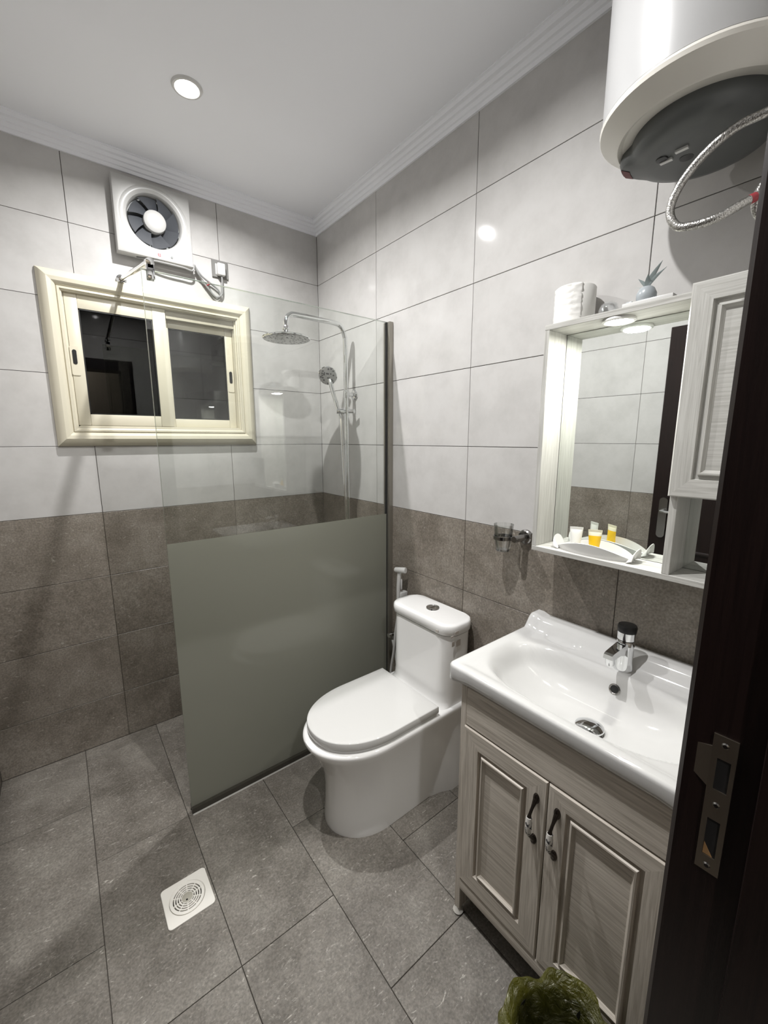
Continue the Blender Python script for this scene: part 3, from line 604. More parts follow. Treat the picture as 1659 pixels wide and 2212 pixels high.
# ------------------------------------------------------------------ bidet sprayer and its valve
bs = empty('bidet_sprayer', (-0.04, -0.79, 0.70), 'white plastic bidet sprayer hung on the wall behind the toilet tank', 'bidet sprayer')
MB().tube(spline([(-0.050, -0.793, 0.660), (-0.050, -0.793, 0.720), (-0.049, -0.794, 0.780), (-0.047, -0.797, 0.832)]), [0.0085 + 0.0022 * i / 24 for i in range(25)], 14).build('handle', 'white_plastic', bs)
MB().lathe([(0.0, -0.005), (0.011, -0.004), (0.0125, 0.0), (0.014, 0.03), (0.0145, 0.052), (0.013, 0.055), (0.0, 0.056)], (-0.058, -0.784, 0.845), (0.30, -0.92, 0.10), 22).build('spray_head', 'white_plastic', bs)
MB().rbox((-0.042, -0.806, 0.745), (-0.034, -0.799, 0.800), 0.003).build('trigger', 'white_plastic', bs)
MB().rbox((-0.046, -0.808, 0.700), (-0.001, -0.780, 0.730), 0.004).build('wall_hook', 'white_plastic', bs)
MB().tube(spline([(-0.050, -0.793, 0.662), (-0.052, -0.790, 0.60), (-0.058, -0.782, 0.52), (-0.060, -0.772, 0.42), (-0.066, -0.756, 0.30), (-0.07, -0.765, 0.22), (-0.06, -0.80, 0.25), (-0.045, -0.775, 0.36), (-0.045, -0.745, 0.462)]), 0.0062, 10).build('hose', 'white_plastic', bs)
av = empty('angle_valve', (0, -0.742, 0.49), 'small chrome angle valve on the dark tiles behind the glass screen edge', 'valve')
MB().lathe([(0, 0), (0.024, 0), (0.024, 0.004), (0.010, 0.010), (0.010, 0.048), (0, 0.05)], (0, -0.742, 0.490), (-1, 0, 0), 20).build('body', 'chrome_dark', av)
MB().lathe([(0, 0), (0.011, 0), (0.011, 0.018), (0, 0.02)], (-0.052, -0.742, 0.490), (-1, 0, 0), 14).build('knob', 'chrome', av)
MB().lathe([(0.008, -0.030), (0.008, 0)], (-0.042, -0.744, 0.490), n=12).build('outlet', 'chrome_dark', av)

# ------------------------------------------------------------------ wash basin (one ceramic top)
BX0, BX1, BY0, BY1 = -0.470, -0.002, -2.128, -1.508
def lin(a, b, n): return [a + (b - a) * i / n for i in range(n + 1)]
def edge_grid(a, b, n, e=0.02, m=7):
    return [a + e * (i / m) ** 1.6 for i in range(m)] + lin(a + e, b - e, n) + [b - e * (i / m) ** 1.6 for i in range(m - 1, -1, -1)]
gx = edge_grid(BX0, BX1, 62); gy = edge_grid(BY0, BY1, 84)
bcx, bcy = -0.262, (BY0 + BY1) / 2
def sstep(a, b, x):
    t = min(max((x - a) / (b - a), 0), 1); return t * t * (3 - 2 * t)
def basin_z(x, y):
    z = 0.829
    ex = min(x - BX0, 99); ey = min(y - BY0, BY1 - y); eb = BX1 - x
    e = min(ex, ey)
    z += 0.007 * (1 - sstep(0.022, 0.050, e))                        # raised lip on front and sides
    bsp = sstep(0.092, 0.046, eb); z += 0.040 * bsp                  # backsplash
    # wide oval bowl
    u = (x - bcx) / (0.163 if x < bcx else 0.122); v = (y - bcy) / 0.262
    r = (abs(u) ** 2.9 + abs(v) ** 2.7) ** (1 / 2.8)
    if r < 1.08:
        t = min(max((1.08 - r) / 1.08, 0), 1)
        d = 0.092 * (1 - (1 - min(t * 1.55, 1)) ** 2.2) * sstep(0, 0.20, t) + 0.012 * t
        z -= d
    sd = math.hypot((x + 0.088) / 0.024, (y - (BY1 - 0.135)) / 0.060)   # soap tray
    z -= 0.0045 * (1 - sstep(0.78, 1.0, sd))
    rr = 0.010
    em = min(ex, ey, eb)
    if em < rr: z -= rr - math.sqrt(max(rr * rr - (rr - em) ** 2, 0))
    return z
def bend(x, y):   # rounded plan corners at the front
    r = 0.022
    for cy, s in ((BY1, 1), (BY0, -1)):
        dx, dy = (BX0 + r) - x, s * (y - (cy - s * r))
        if dx > 0 and dy > 0:
            m = max(dx, dy); l = math.hypot(dx, dy)
            if l > 0: k = m / l; return BX0 + r - dx * k, cy - s * r + s * dy * k
    return x, y
mb = MB(); nx, ny = len(gx), len(gy); vs = []
for x in gx:
    for y in gy:
        X_, Y_ = bend(x, y); vs.append((X_, Y_, basin_z(x, y)))
fs = [(i * ny + j, (i + 1) * ny + j, (i + 1) * ny + j + 1, i * ny + j + 1) for i in range(nx - 1) for j in range(ny - 1)]
per = [(i, 0) for i in range(nx)] + [(nx - 1, j) for j in range(1, ny)] + [(i, ny - 1) for i in range(nx - 2, -1, -1)] + [(0, j) for j in range(ny - 2, 0, -1)]
base = [i * ny + j for i, j in per]; prev = base
for ins, zz in ((0.0, 0.806), (0.003, 0.796), (0.014, 0.788), (0.030, 0.785)):
    cur = []
    for b in base:
        x, y, z = vs[b]; cur.append(len(vs))
        tx = min(max(x, BX0 + ins), BX1); ty = min(max(y, BY0 + ins), BY1 - ins)
        # the apron is a little deeper at the front corners
        dip = 0.010 * (1 - sstep(0.0, 0.09, min(y - BY0, BY1 - y))) * (1 if x < BX0 + 0.12 else 0.4)
        vs.append((tx, ty, zz - dip))
    n = len(base); fs += [(prev[k], prev[(k + 1) % n], cur[(k + 1) % n], cur[k]) for k in range(n)]; prev = cur
# underside of the bowl, hidden in the cabinet
mb.add(vs, fs)
wbn = mb.build('wash_basin', 'ceramic_basin', None, loc=(bcx, bcy, 0.785), smooth=60)
tag(wbn, 'white rectangular ceramic washbasin top set on the grey wooden vanity', 'washbasin')
zd = basin_z(-0.285, bcy - 0.018)
MB().lathe([(0.0, 0.011), (0.014, 0.0103), (0.026, 0.0072), (0.0340, 0.002), (0.0350, -0.001), (0.034, -0.004), (0.026, -0.006)], (-0.285, bcy - 0.018, zd + 0.011), n=36).build('drain_stopper', 'chrome', wbn)
MB().lathe([(0.036, 0.0005), (0.034, 0.0015), (0.026, 0.001), (0.022, -0.004)], (-0.285, bcy - 0.018, zd), n=36, caps=False).build('drain_ring', 'chrome_dark', wbn)
ox = -0.151; oz = basin_z(ox, bcy - 0.018)
on = Vector((-(basin_z(ox + 0.006, bcy - 0.018) - basin_z(ox - 0.006, bcy - 0.018)) / 0.012, 0, 1)).normalized()
MB().lathe([(0.0145, -0.002), (0.0145, 0.0022), (0.0125, 0.003), (0.0105, 0.0015)], (ox, bcy - 0.018, oz), on, 28, caps=False).build('overflow_ring', 'chrome_dark', wbn)
MB().lathe([(0.0, 0.0012), (0.0112, 0.0012)], (ox, bcy - 0.018, oz), on, 28, caps=False).build('overflow_hole', 'black', wbn)

# ------------------------------------------------------------------ basin tap
tx, ty_ = -0.098, bcy - 0.014; tz = basin_z(tx, ty_)
fa = empty('basin_tap', (tx, ty_, tz), 'short chrome basin tap with a flat spout on the washbasin', 'tap')
def tap_ring(z, r, sq, dx): return [(tx + dx + r * math.copysign(abs(math.cos(a)) ** sq, math.cos(a)), ty_ + r * math.copysign(abs(math.sin(a)) ** sq, math.sin(a)), z) for a in [2 * PI * i / 32 for i in range(32)]]
MB().loft([tap_ring(tz - 0.001, 0.0245, 1, 0), tap_ring(tz + 0.004, 0.0245, 1, 0), tap_ring(tz + 0.030, 0.0215, 1, 0), tap_ring(tz + 0.060, 0.0215, 1, 0), tap_ring(tz + 0.086, 0.0225, 1, 0), tap_ring(tz + 0.088, 0.0215, 1, 0)]).build('body', 'chrome', fa, smooth=40)
def sq_ring(x, w, z0, z1): return [(tx + x, ty_ - w, z0), (tx + x, ty_ + w, z0), (tx + x, ty_ + w * 0.9, z1), (tx + x, ty_ - w * 0.9, z1)]
spt = MB().loft([sq_ring(-0.008, 0.015, tz + 0.040, tz + 0.083), sq_ring(-0.030, 0.0145, tz + 0.055, tz + 0.084), sq_ring(-0.060, 0.0135, tz + 0.064, tz + 0.083), sq_ring(-0.098, 0.0125, tz + 0.064, tz + 0.081), sq_ring(-0.108, 0.0120, tz + 0.066, tz + 0.078)]).build('spout', 'chrome', fa, smooth=30)
MB().lathe([(0.0, -0.022), (0.0105, -0.022), (0.0115, -0.018), (0.0115, 0.0), (0.0, 0.001)], (tx - 0.094, ty_, tz + 0.068), (-0.15, 0, 1), 20).build('aerator', 'chrome', spt)
MB().loft([tap_ring(tz + 0.0905, 0.0205, 1, 0), tap_ring(tz + 0.0905, 0.0220, 1, 0), tap_ring(tz + 0.112, 0.0235, 1, 0.001)]).build('lever_collar', 'chrome', fa, smooth=40)
MB().loft([tap_ring(tz + 0.112, 0.0235, 1, 0.001), tap_ring(tz + 0.126, 0.0245, 1, 0.002), tap_ring(tz + 0.131, 0.0225, 1, 0.002), tap_ring(tz + 0.133, 0.015, 1, 0.002)]).build('lever_cap', 'black', fa, smooth=40)

# ------------------------------------------------------------------ vanity cabinet
VX, VY0, VY1 = -0.455, -1.553, -2.095
va = empty('vanity_cabinet', (-0.23, -1.82, 0), 'grey oak vanity cabinet with two panelled doors under the washbasin', 'cabinet')
MB().rbox((VX + 0.018, VY0 - 0.018, 0.020), (-0.004, VY0, 0.784), 0.0012, 1).build('side_panel', 'oak_z', va)
MB().rbox((VX + 0.018, VY1, 0.020), (-0.004, VY1 + 0.018, 0.784), 0.0012, 1).build('side_panel', 'oak_z', va)
MB().rbox((VX, VY0 - 0.020, 0.022), (VX + 0.018, VY0, 0.784), 0.0015, 1).build('front_post', 'oak_z', va)
MB().rbox((VX, VY1, 0.022), (VX + 0.018, VY1 + 0.020, 0.784), 0.0015, 1).build('front_post', 'oak_z', va)
MB().rbox((VX, VY1 + 0.020, 0.668), (VX + 0.018, VY0 - 0.020, 0.784), 0.0015, 1).build('apron_panel', 'oak_y', va)
MB().prism(rrect(VX - 0.001, 0.098, VX + 0.020, 0.140, 0.008, 5), lambda a, b, d: (a, d, b), VY1 + 0.020, VY0 - 0.020).build('bottom_rail', 'oak_y', va)
MB().box((VX + 0.020, VY1 + 0.018, 0.120), (-0.006, VY0 - 0.018, 0.138)).build('floor_board', 'oak_y', va, smooth=0)
MB().box((-0.014, VY1 + 0.018, 0.138), (-0.006, VY0 - 0.018, 0.70)).build('back_board', 'oak_y', va, smooth=0)
for fx, fy in ((VX + 0.008, VY0 - 0.010), (VX + 0.008, VY1 + 0.010), (-0.03, VY0 - 0.010), (-0.03, VY1 + 0.010)):
    MB().lathe([(0, 0.0), (0.014, 0.0), (0.016, 0.006), (0.012, 0.012), (0.008, 0.022), (0, 0.022)], (fx, fy, 0.0), n=16).build('foot', 'heater_cap', va)
def panel_door(root, x, y0, y1, z0, z1, th, fwid, vert, horiz, panel, hy, hz):
    # y0 > y1; x is the front face plane (looking along +x)
    mapf = lambda a, b, h: (x - h, a, b)
    iy0, iy1, iz0, iz1 = y0 - fwid, y1 + fwid, z0 + fwid, z1 - fwid
    d = MB().loft([[mapf(a, b, h) for a, b in ((iy1 - 0.004 + i, iz0 - 0.004 + i), (iy0 + 0.004 - i, iz0 - 0.004 + i), (iy0 + 0.004 - i, iz1 + 0.004 - i), (iy1 - 0.004 + i, iz1 + 0.004 - i))] for i, h in ((0, -th + 0.002), (0, -0.010), (0.012, -0.010), (0.014, -0.0065), (0.020, -0.006))]).build('door', panel, root, smooth=15)
    for s, m in (('left', vert), ('right', vert), ('bottom', horiz), ('top', horiz)):
        rect_side(MB(), (y1, z0, y0, z1), [(0, -th), (0, -0.003), (0.003, 0.0), (fwid - 0.010, 0.0), (fwid - 0.0085, -0.009), (fwid, -0.0095), (fwid, -th)], s, mapf).build('stile' if s in ('left', 'right') else 'rail', m, d, smooth=15)
    for s, m in (('left', vert), ('right', vert), ('bottom', horiz), ('top', horiz)):
        rect_side(MB(), (iy1, iz0, iy0, iz1), [(0, -0.010), (0.0005, -0.002), (0.003, 0.0018), (0.0065, 0.0022), (0.009, -0.002), (0.0125, -0.0055), (0.013, -0.010)], s, mapf).build('bead', m, d, smooth=25)
    if hy is not None:
        def hpath(s): return spline([(x + 0.001, hy, hz + s * 0.060), (x - 0.008, hy, hz + s * 0.051), (x - 0.019, hy, hz + s * 0.038), (x - 0.026, hy, hz + s * 0.028), (x - 0.028, hy, hz + s * 0.022)], 6)
        for s in (1, -1):
            MB().tube(hpath(s), [0.0072 - 0.0035 * sstep(0, 0.5, i / 24) + 0.0022 * sstep(0.7, 1, i / 24) for i in range(25)], 12).build('handle_arm', 'bronze', d)
            MB().loft([[(x - h, hy + wy * math.cos(a), hz + s * 0.058 + wz * math.sin(a)) for a in [2 * PI * i / 20 for i in range(20)]] for h, wy, wz in ((0, 0.0082, 0.014), (0.003, 0.0080, 0.0135), (0.007, 0.0050, 0.009), (0.008, 0.001, 0.002))]).build('handle_foot', 'bronze', d)
        MB().lathe([(0.0, -0.0245), (0.0055, -0.0240), (0.0068, -0.020), (0.0080, -0.008), (0.0084, 0.004), (0.0076, 0.016), (0.0066, 0.0225), (0.0, 0.024)], (x - 0.028, hy, hz), n=18).build('handle_grip', 'print', d, loc=(x - 0.028, hy, hz))
    return d
panel_door(va, VX - 0.003, VY0 - 0.016, -1.8275, 0.143, 0.664, 0.019, 0.062, 'oak_z', 'oak_y', 'oak_y', -1.802, 0.545)
panel_door(va, VX - 0.003, -1.8305, VY1 + 0.010, 0.143, 0.664, 0.019, 0.055, 'oak_z', 'oak_y', 'oak_y', -1.856, 0.545)

# ------------------------------------------------------------------ mirror cabinet
MX0, MX1 = -0.138, -0.002; MY0, MY1, MZ0, MZ1 = -1.548, -2.118, 1.122, 1.790; MP = -0.042
mc = empty('mirror_cabinet', (-0.07, -1.83, MZ0), 'pale wooden wall cabinet with mirror, open shelf and lamp above the washbasin', 'mirror cabinet')
MB().rbox((MX0, MY1, MZ1 - 0.015), (MX1, MY0, MZ1), 0.001, 1).build('top_panel', 'ash_y', mc)
MB().rbox((MX0, MY1, MZ0), (MX1, MY0, MZ0 + 0.015), 0.001, 1).build('bottom_panel', 'ash_y', mc)
MB().rbox((MX0, MY0 - 0.015, MZ0 + 0.015), (MX1, MY0, MZ1 - 0.015), 0.001, 1).build('side_panel', 'ash_z', mc)
MB().rbox((MX0, MY1, MZ0 + 0.015), (MX1, MY1 + 0.015, MZ1 - 0.015), 0.001, 1).build('side_panel', 'ash_z', mc)
MB().rbox((MX0, -1.925, MZ0 + 0.015), (MP, -1.908, MZ1 - 0.015), 0.001, 1).build('divider', 'ash_z', mc)
MB().rbox((MX0 + 0.002, MY1 + 0.015, 1.332), (MP, -1.925, 1.346), 0.001, 1).build('cabinet_floor', 'ash_y', mc)
MB().box((MP + 0.004, MY1 + 0.015, MZ0 + 0.015), (MX1, MY0 - 0.015, MZ1 - 0.015)).build('back_board', 'ash_z', mc, smooth=0)
MB().box((MP, MY1 + 0.017, MZ0 + 0.0165), (MP + 0.004, MY0 - 0.0170, MZ1 - 0.0165)).build('mirror', 'mirror', mc, smooth=0)
MB().box((MP + 0.0008, MY0 - 0.0170, MZ0 + 0.015), (MP + 0.004, MY0 - 0.0150, MZ1 - 0.015)).build('mirror_gap', 'label_grey', mc, smooth=0)
panel_door(mc, MX0 - 0.019, -1.908, MY1 + 0.001, 1.333, 1.802, 0.018, 0.052, 'ash_z', 'ash_y', 'ash_y', None, None)
plx, ply = -0.098, -1.735
pk = MB().lathe([(0.0, 0.0), (0.038, 0.0), (0.040, -0.003), (0.040, -0.007), (0.036, -0.009), (0.033, -0.008)], (plx, ply, MZ1 - 0.015), n=36, caps=False).build('puck_lamp', 'white_plastic', mc)
MB().lathe([(0.0, -0.0085), (0.033, -0.0080)], (plx, ply, MZ1 - 0.015), n=36, caps=False).build('puck_lens', 'puck_face', pk)
ld = bpy.data.lights.new('puck_light', 'AREA'); ld.shape = 'DISK'; ld.size = 0.062; ld.energy = PUCK_W; ld.color = (1.0, 0.99, 0.92)
lo = bpy.data.objects.new('puck_light', ld); COL.objects.link(lo); lo.parent = pk; lo.location = (plx, ply, MZ1 - 0.0255)

# ------------------------------------------------------------------ water heater and its hoses
HX, HY, HR = -0.212, -1.910, 0.180
wh = empty('water_heater', (HX, HY, 2.03), 'large white cylindrical water heater hung on the wall above the vanity', 'water heater')
MB().lathe([(HR, 2.112), (HR, 2.540), (HR - 0.010, 2.565), (HR - 0.040, 2.580), (0.0, 2.585)], (HX, HY, 0), n=72, caps=False).build('tank', 'heater_white', wh, smooth=30)
MB().lathe([(HR - 0.006, 2.116), (HR - 0.002, 2.114), (HR + 0.001, 2.110), (HR + 0.0035, 2.105), (HR + 0.002, 2.098), (HR - 0.006, 2.091), (0.158, 2.081), (0.151, 2.072), (0.147, 2.0695), (0.138, 2.076), (0.06, 2.080), (0.0, 2.080)], (HX, HY, 0), n=72, caps=False).build('bottom_cap', 'heater_cap', wh, smooth=28)
def cover_ring(z, r, nub):
    out = []
    for i in range(72):
        a = 2 * PI * i / 72
        da = abs((a - math.radians(98) + PI) % (2 * PI) - PI)
        rr = r + nub * (1 - sstep(0.10, 0.42, da))
        out.append((HX + 0.008 + rr * math.cos(a), HY + rr * math.sin(a), z))
    return out
cv = MB().loft([cover_ring(2.078, 0.124, 0.020), cover_ring(2.060, 0.124, 0.022), cover_ring(2.050, 0.121, 0.022), cover_ring(2.041, 0.112, 0.012), cover_ring(2.036, 0.098, 0.0), cover_ring(2.032, 0.085, 0.0), cover_ring(2.033, 0.060, 0.0), cover_ring(2.030, 0.03, 0.0)], False, True).build('control_cover', 'cover_grey', wh, smooth=40)
MB().loft([[(HX + 0.008 + (0.126 + dz) * math.cos(a) * 1.02, HY + (0.126 + dz) * math.sin(a), z) for a in [math.radians(98 + 7.5 * k) for k in (-1, -0.6, -0.2, 0.2, 0.6, 1)]] for z, dz in ((2.0495, 0.0160), (2.0405, -0.0010))], False, False, close=False).build('indicator_lamp', 'dark_red', cv)
MB().lathe([(0.0, 0.0), (0.010, 0.0005), (0.0115, 0.004)], (HX - 0.035, HY + 0.055, 2.0300), n=20).build('screw_recess', 'black', cv)
MB().lathe([(0.0, 0.0), (0.012, 0.0005), (0.0135, 0.004)], (HX - 0.005, HY + 0.020, 2.0290), n=20).build('screw_recess', 'black', cv)
for k, (ax_, ay_) in enumerate(((-0.236, -1.860), (-0.252, -1.892))):
    MB().box((ax_ - 0.004, ay_ - 0.011, 2.0285), (ax_ + 0.004, ay_ + 0.011, 2.0325)).build('sticker', 'white_plastic', cv, smooth=0)
for s in (0, 1): MB().lathe([(0.0, 0), (0.011, 0.0), (0.011, 0.045), (0, 0.045)], (HX - 0.085 + 0.06 * s, HY - 0.145 - 0.015 * s, 2.040), n=16).build('pipe_stub', 'chrome_dark', wh)
MB().box((-0.030, HY - 0.12, 2.25), (-0.001, HY + 0.12, 2.29)).build('wall_bracket', 'grey_plastic', wh, smooth=0)
def hose(name, pts, label, r=0.0076):
    o = empty(name, pts[0], label, 'hose', 'braided heater hoses')
    P = spline(pts, 10)
    MB().tube(P, r, 12).build('braid', 'braid', o)
    MB().tube([P[0] + (P[0] - P[1]).normalized() * 0.018, P[0], P[2]], r * 1.35, 6).build('nut', 'chrome_dark', o)
    MB().tube([P[-1] + (P[-1] - P[-2]).normalized() * 0.018, P[-1], P[-3]], r * 1.35, 6).build('nut', 'chrome_dark', o)
    return o, P
h1, P1 = hose('flexible_hose', [(-0.297, -2.055, 2.036), (-0.30, -2.050, 2.010), (-0.30, -2.031, 2.002), (-0.30, -1.989, 2.000), (-0.30, -1.946, 1.978), (-0.30, -1.913, 1.943), (-0.30, -1.900, 1.904), (-0.30, -1.913, 1.873), (-0.30, -1.940, 1.863), (-0.296, -1.979, 1.864), (-0.275, -2.016, 1.884), (-0.230, -2.045, 1.905), (-0.150, -2.075, 1.925), (-0.030, -2.085, 1.930)], 'braided steel hose hanging in a wide loop under the water heater')
q = [p for p in P1 if p.x > -0.278 and p.x < -0.235]
MB().tube(q[:len(q) // 3], 0.0080, 12).tube(q[-len(q) // 3:], 0.0080, 12).build('red_print', 'red', h1)
h2, P2 = hose('flexible_hose', [(-0.237, -2.068, 2.036), (-0.245, -2.070, 1.99), (-0.252, -2.045, 1.935), (-0.250, -2.022, 1.900), (-0.235, -2.024, 1.868), (-0.19, -2.055, 1.852), (-0.11, -2.075, 1.860), (-0.030, -2.040, 1.862)], 'shorter braided steel hose beside the door frame under the water heater')
for nm, yy, zz in (('hot', -2.085, 1.930), ('cold', -2.040, 1.862)):
    MB().lathe([(0.0, 0), (0.022, 0), (0.022, 0.004), (0.011, 0.010), (0.011, 0.032), (0, 0.033)], (0, yy, zz), (-1, 0, 0), 16).build('wall_outlet', 'chrome_dark', h1 if nm == 'hot' else h2)

# ------------------------------------------------------------------ tumbler in its wall holder
th = empty('tumbler_holder', (0, -1.445, 1.12), 'chrome wall holder with a ring, left of the mirror cabinet', 'holder')
MB().lathe([(0, 0), (0.024, 0), (0.026, 0.003), (0.026, 0.014), (0.022, 0.018), (0.013, 0.019)], (0, -1.443, 1.124), (-1, 0, 0), 28).build('wall_rose', 'chrome_dark', th)
MB().lathe([(0.0, 0), (0.0115, 0.0), (0.0115, 0.064), (0.0105, 0.066), (0, 0.066)], (-0.012, -1.443, 1.124), (-1, 0, 0), 20).build('arm', 'chrome_dark', th)
RC = Vector((-0.068, -1.392, 1.122))
MB().tube([(-0.066, -1.432, 1.124), (-0.067, -1.424, 1.123)], 0.004, 10).build('link', 'chrome', th)
MB().lathe([(0.0315, -0.006), (0.0345, -0.006), (0.0345, 0.006), (0.0315, 0.006), (0.0315, -0.006)], RC, n=36, caps=False).build('ring', 'chrome_dark', th)
tu = MB().lathe([(0.0, -0.049), (0.022, -0.049), (0.0240, -0.047), (0.0305, 0.0), (0.0350, 0.048), (0.0338, 0.048), (0.0290, 0.0), (0.0225, -0.042), (0.0, -0.043)], RC, n=36, caps=False).build('glass_tumbler', glass_mat('tumbler_glass', (0.97, 0.975, 0.97), 0.06, 0.8), None, loc=(RC.x, RC.y, RC.z - 0.049), smooth=40)
tag(tu, 'clear glass tumbler standing in the chrome wall ring', 'tumbler')
MB().lathe([(0.0, -0.0485), (0.0218, -0.0485), (0.0236, -0.0465), (0.0232, -0.0425), (0.0, -0.0425)], RC, n=36).build('thick_base', glass_mat('tumbler_base', (0.80, 0.82, 0.84), 0.25, 0.95), tu)

# ------------------------------------------------------------------ tray with toiletries on the mirror shelf
SZ = MZ0 + 0.0152
tr = empty('toiletry_tray', (-0.09, -1.72, SZ), 'white leaf-shaped plastic tray with curled ends on the mirror shelf', 'tray')
def tray_half(y):
    t = (y + 1.720) / 0.108
    return 0.036 * max(1 - abs(t) ** 2.4, 0.0) ** 0.6
tyc, txc = -1.720, -0.088
rows = []
for i in range(25):
    y = tyc - 0.108 + 0.216 * i / 24; h = max(tray_half(y), 0.002); rows.append([(txc + h * (j / 6 * 2 - 1), y, SZ + 0.0015) for j in range(7)])
b_ = MB().loft(rows, False, False, close=False); b_.v += [(p[0], p[1], p[2] + 0.002) for p in list(b_.v)]; b_.f += [tuple(175 + i for i in f[::-1]) for f in list(b_.f)]
b_.build('base', 'white_plastic', tr)
for s in (-1, 1):
    rr_ = []
    for i in range(25):
        t = i / 24; y = tyc - 0.108 + 0.216 * t; h = tray_half(y) + 0.001; hh = 0.005 + 0.028 * math.sin(PI * t) ** 0.8
        rr_.append([(txc + s * h, y, SZ), (txc + s * (h + 0.0045), y, SZ + hh), (txc + s * (h + 0.0030), y, SZ + hh + 0.0008), (txc + s * (h - 0.0015), y, SZ + 0.002)])
    MB().loft(rr_).build('side_wall', 'white_plastic', tr, smooth=40)
for s in (-1, 1):
    rr_ = []
    for i in range(13):
        a = -1 + 2 * i / 12; yy = tyc + s * (0.095 + 0.006 * (1 - a * a)); xx = txc + 0.030 * a; hh = 0.006 + 0.031 * (1 - a * a) ** 0.5
        rr_.append([(xx, yy, SZ + 0.002), (xx, yy + s * 0.016, SZ + 0.002 + hh), (xx, yy + s * 0.0175, SZ + 0.002 + hh - 0.001), (xx, yy + s * 0.003, SZ + 0.001)])
    MB().loft(rr_).build('curled_end', 'white_plastic', tr, smooth=50)
MB().lathe([(0.0115, 0.0), (0.0135, 0.0), (0.0135, 0.0025), (0.0115, 0.0025), (0.0115, 0.0)], (-0.082, -1.772, SZ + 0.0036), n=28, caps=False).build('embossed_ring', 'socket_grey', tr)
def tube_thing(x, y, label, body, fill, fill_h, ang, dark):
    o = empty('toiletry_tube', (x, y, SZ + 0.0036), label, 'tube', 'small toiletry tubes')
    z0 = SZ + 0.0036; ca, sa = math.cos(ang), math.sin(ang)
    def ring(z, rw, rd, n=24): return [(x + ca * rw * math.cos(a) - sa * rd * math.sin(a), y + sa * rw * math.cos(a) + ca * rd * math.sin(a), z0 + z) for a in [2 * PI * i / n for i in range(n)]]
    MB().loft([ring(0, 0.0105, 0.0105), ring(0.010, 0.0108, 0.0108), ring(0.0105, 0.0100, 0.0100)]).build('cap', body, o, smooth=40)
    def wd(t): return 0.0128 + 0.0052 * t, 0.0118 * (1 - t) ** 0.75 + 0.0006
    def seg(t0, t1, m, nm):
        return MB().loft([ring(0.0105 + 0.052 * (t0 + (t1 - t0) * i / 8), *wd(t0 + (t1 - t0) * i / 8)) for i in range(9)]).build(nm, m, o, smooth=50)
    if fill: seg(0, fill_h, fill, 'gel_fill'); seg(fill_h, 1, body, 'sleeve')
    else: seg(0, 1, body, 'sleeve')
    MB().loft([ring(0.0625, 0.0182, 0.0008), ring(0.0695, 0.0184, 0.0006)]).build('crimp', body, o, smooth=0)
    MB().loft([[(x + ca * u - sa * dd, y + sa * u + ca * dd, z0 + zz) for u, zz in ((-0.0035, 0.016), (0.0035, 0.016), (0.0035, 0.023), (-0.0035, 0.023))] for dd in (-0.0118, -0.0127)]).build('printed_mark', dark, o, smooth=0)
tang = math.radians(-62)
tube_thing(-0.098, -1.668, 'small white toiletry tube on the tray, nearest the shelf end', 'white_tube', None, 0, tang, 'label_grey')
tube_thing(-0.096, -1.722, 'small toiletry tube filled with yellow gel on the tray', 'cream_tube', 'yellow', 0.80, tang, 'yellow')

# ------------------------------------------------------------------ things on top of the mirror cabinet
TZ = MZ1
tp = empty('toilet_roll', (-0.063, -1.592, TZ), 'white toilet roll in a crinkled wrapper on top of the mirror cabinet', 'toilet roll')
MB().lathe([(0.020, 0.001), (0.052, 0.0), (0.0545, 0.004), (0.0545, 0.098), (0.052, 0.102), (0.020, 0.101), (0.020, 0.001)], (-0.063, -1.592, TZ), n=48, caps=False).build('paper', 'paper', tp)
rows = []
for i in range(22):
    z = TZ + 0.0005 + 0.104 * i / 21; row = []
    for j in range(40):
        a = math.radians(55 + 172 * j / 39)
        r = 0.0557 + 0.0016 * noise.noise(Vector((math.cos(a) * 5, math.sin(a) * 5, z * 120))) + 0.0010 * math.sin(z * 420 + 3 * noise.noise(Vector((a * 3, z * 30, 0)))) * (0.3 + 0.7 * (j / 39))
        if i == 21: r = 0.050
        row.append((-0.063 + r * math.cos(a), -1.592 + r * math.sin(a), z))
    rows.append(row)
w_ = MB().loft(rows, False, False, close=False).build('wrapper', 'wrapper', tp, smooth=60)
md = w_.modifiers.new('thick', 'SOLIDIFY'); md.thickness = 0.0006
jb = MB().lathe([(0.0, 0.034), (0.010, 0.033), (0.019, 0.027), (0.024, 0.016), (0.025, 0.0), (0.0232, 0.0), (0.022, 0.016), (0.017, 0.0255), (0.009, 0.031), (0.0, 0.032)], (-0.098, -1.706, TZ), n=32, caps=False).build('glass_dish', glass_mat('dish_glass', (0.975, 0.98, 0.985), 0.05, 0.5, 0.05), None, loc=(-0.098, -1.706, TZ), smooth=50)
tag(jb, 'small clear glass dish turned upside down beside the toilet roll', 'dish')
bx_ = MB().rbox((-0.125, -1.862, TZ), (-0.060, -1.750, TZ + 0.012), 0.0015).build('flat_box', 'white_plastic', None, loc=(-0.09, -1.80, TZ)); tag(bx_, 'thin white flat box lying on top of the mirror cabinet', 'box')
BZ = TZ + 0.012
pp = empty('potted_plant', (-0.092, -1.792, BZ), 'tiny blue-grey pot with stiff leaves on the flat white box', 'plant')
MB().lathe([(0.0, 0), (0.017, 0.0), (0.022, 0.008), (0.0225, 0.020), (0.017, 0.032), (0.012, 0.036), (0.010, 0.034), (0.0, 0.030)], (-0.092, -1.792, BZ), n=28, caps=False).build('pot', 'pot_blue', pp)
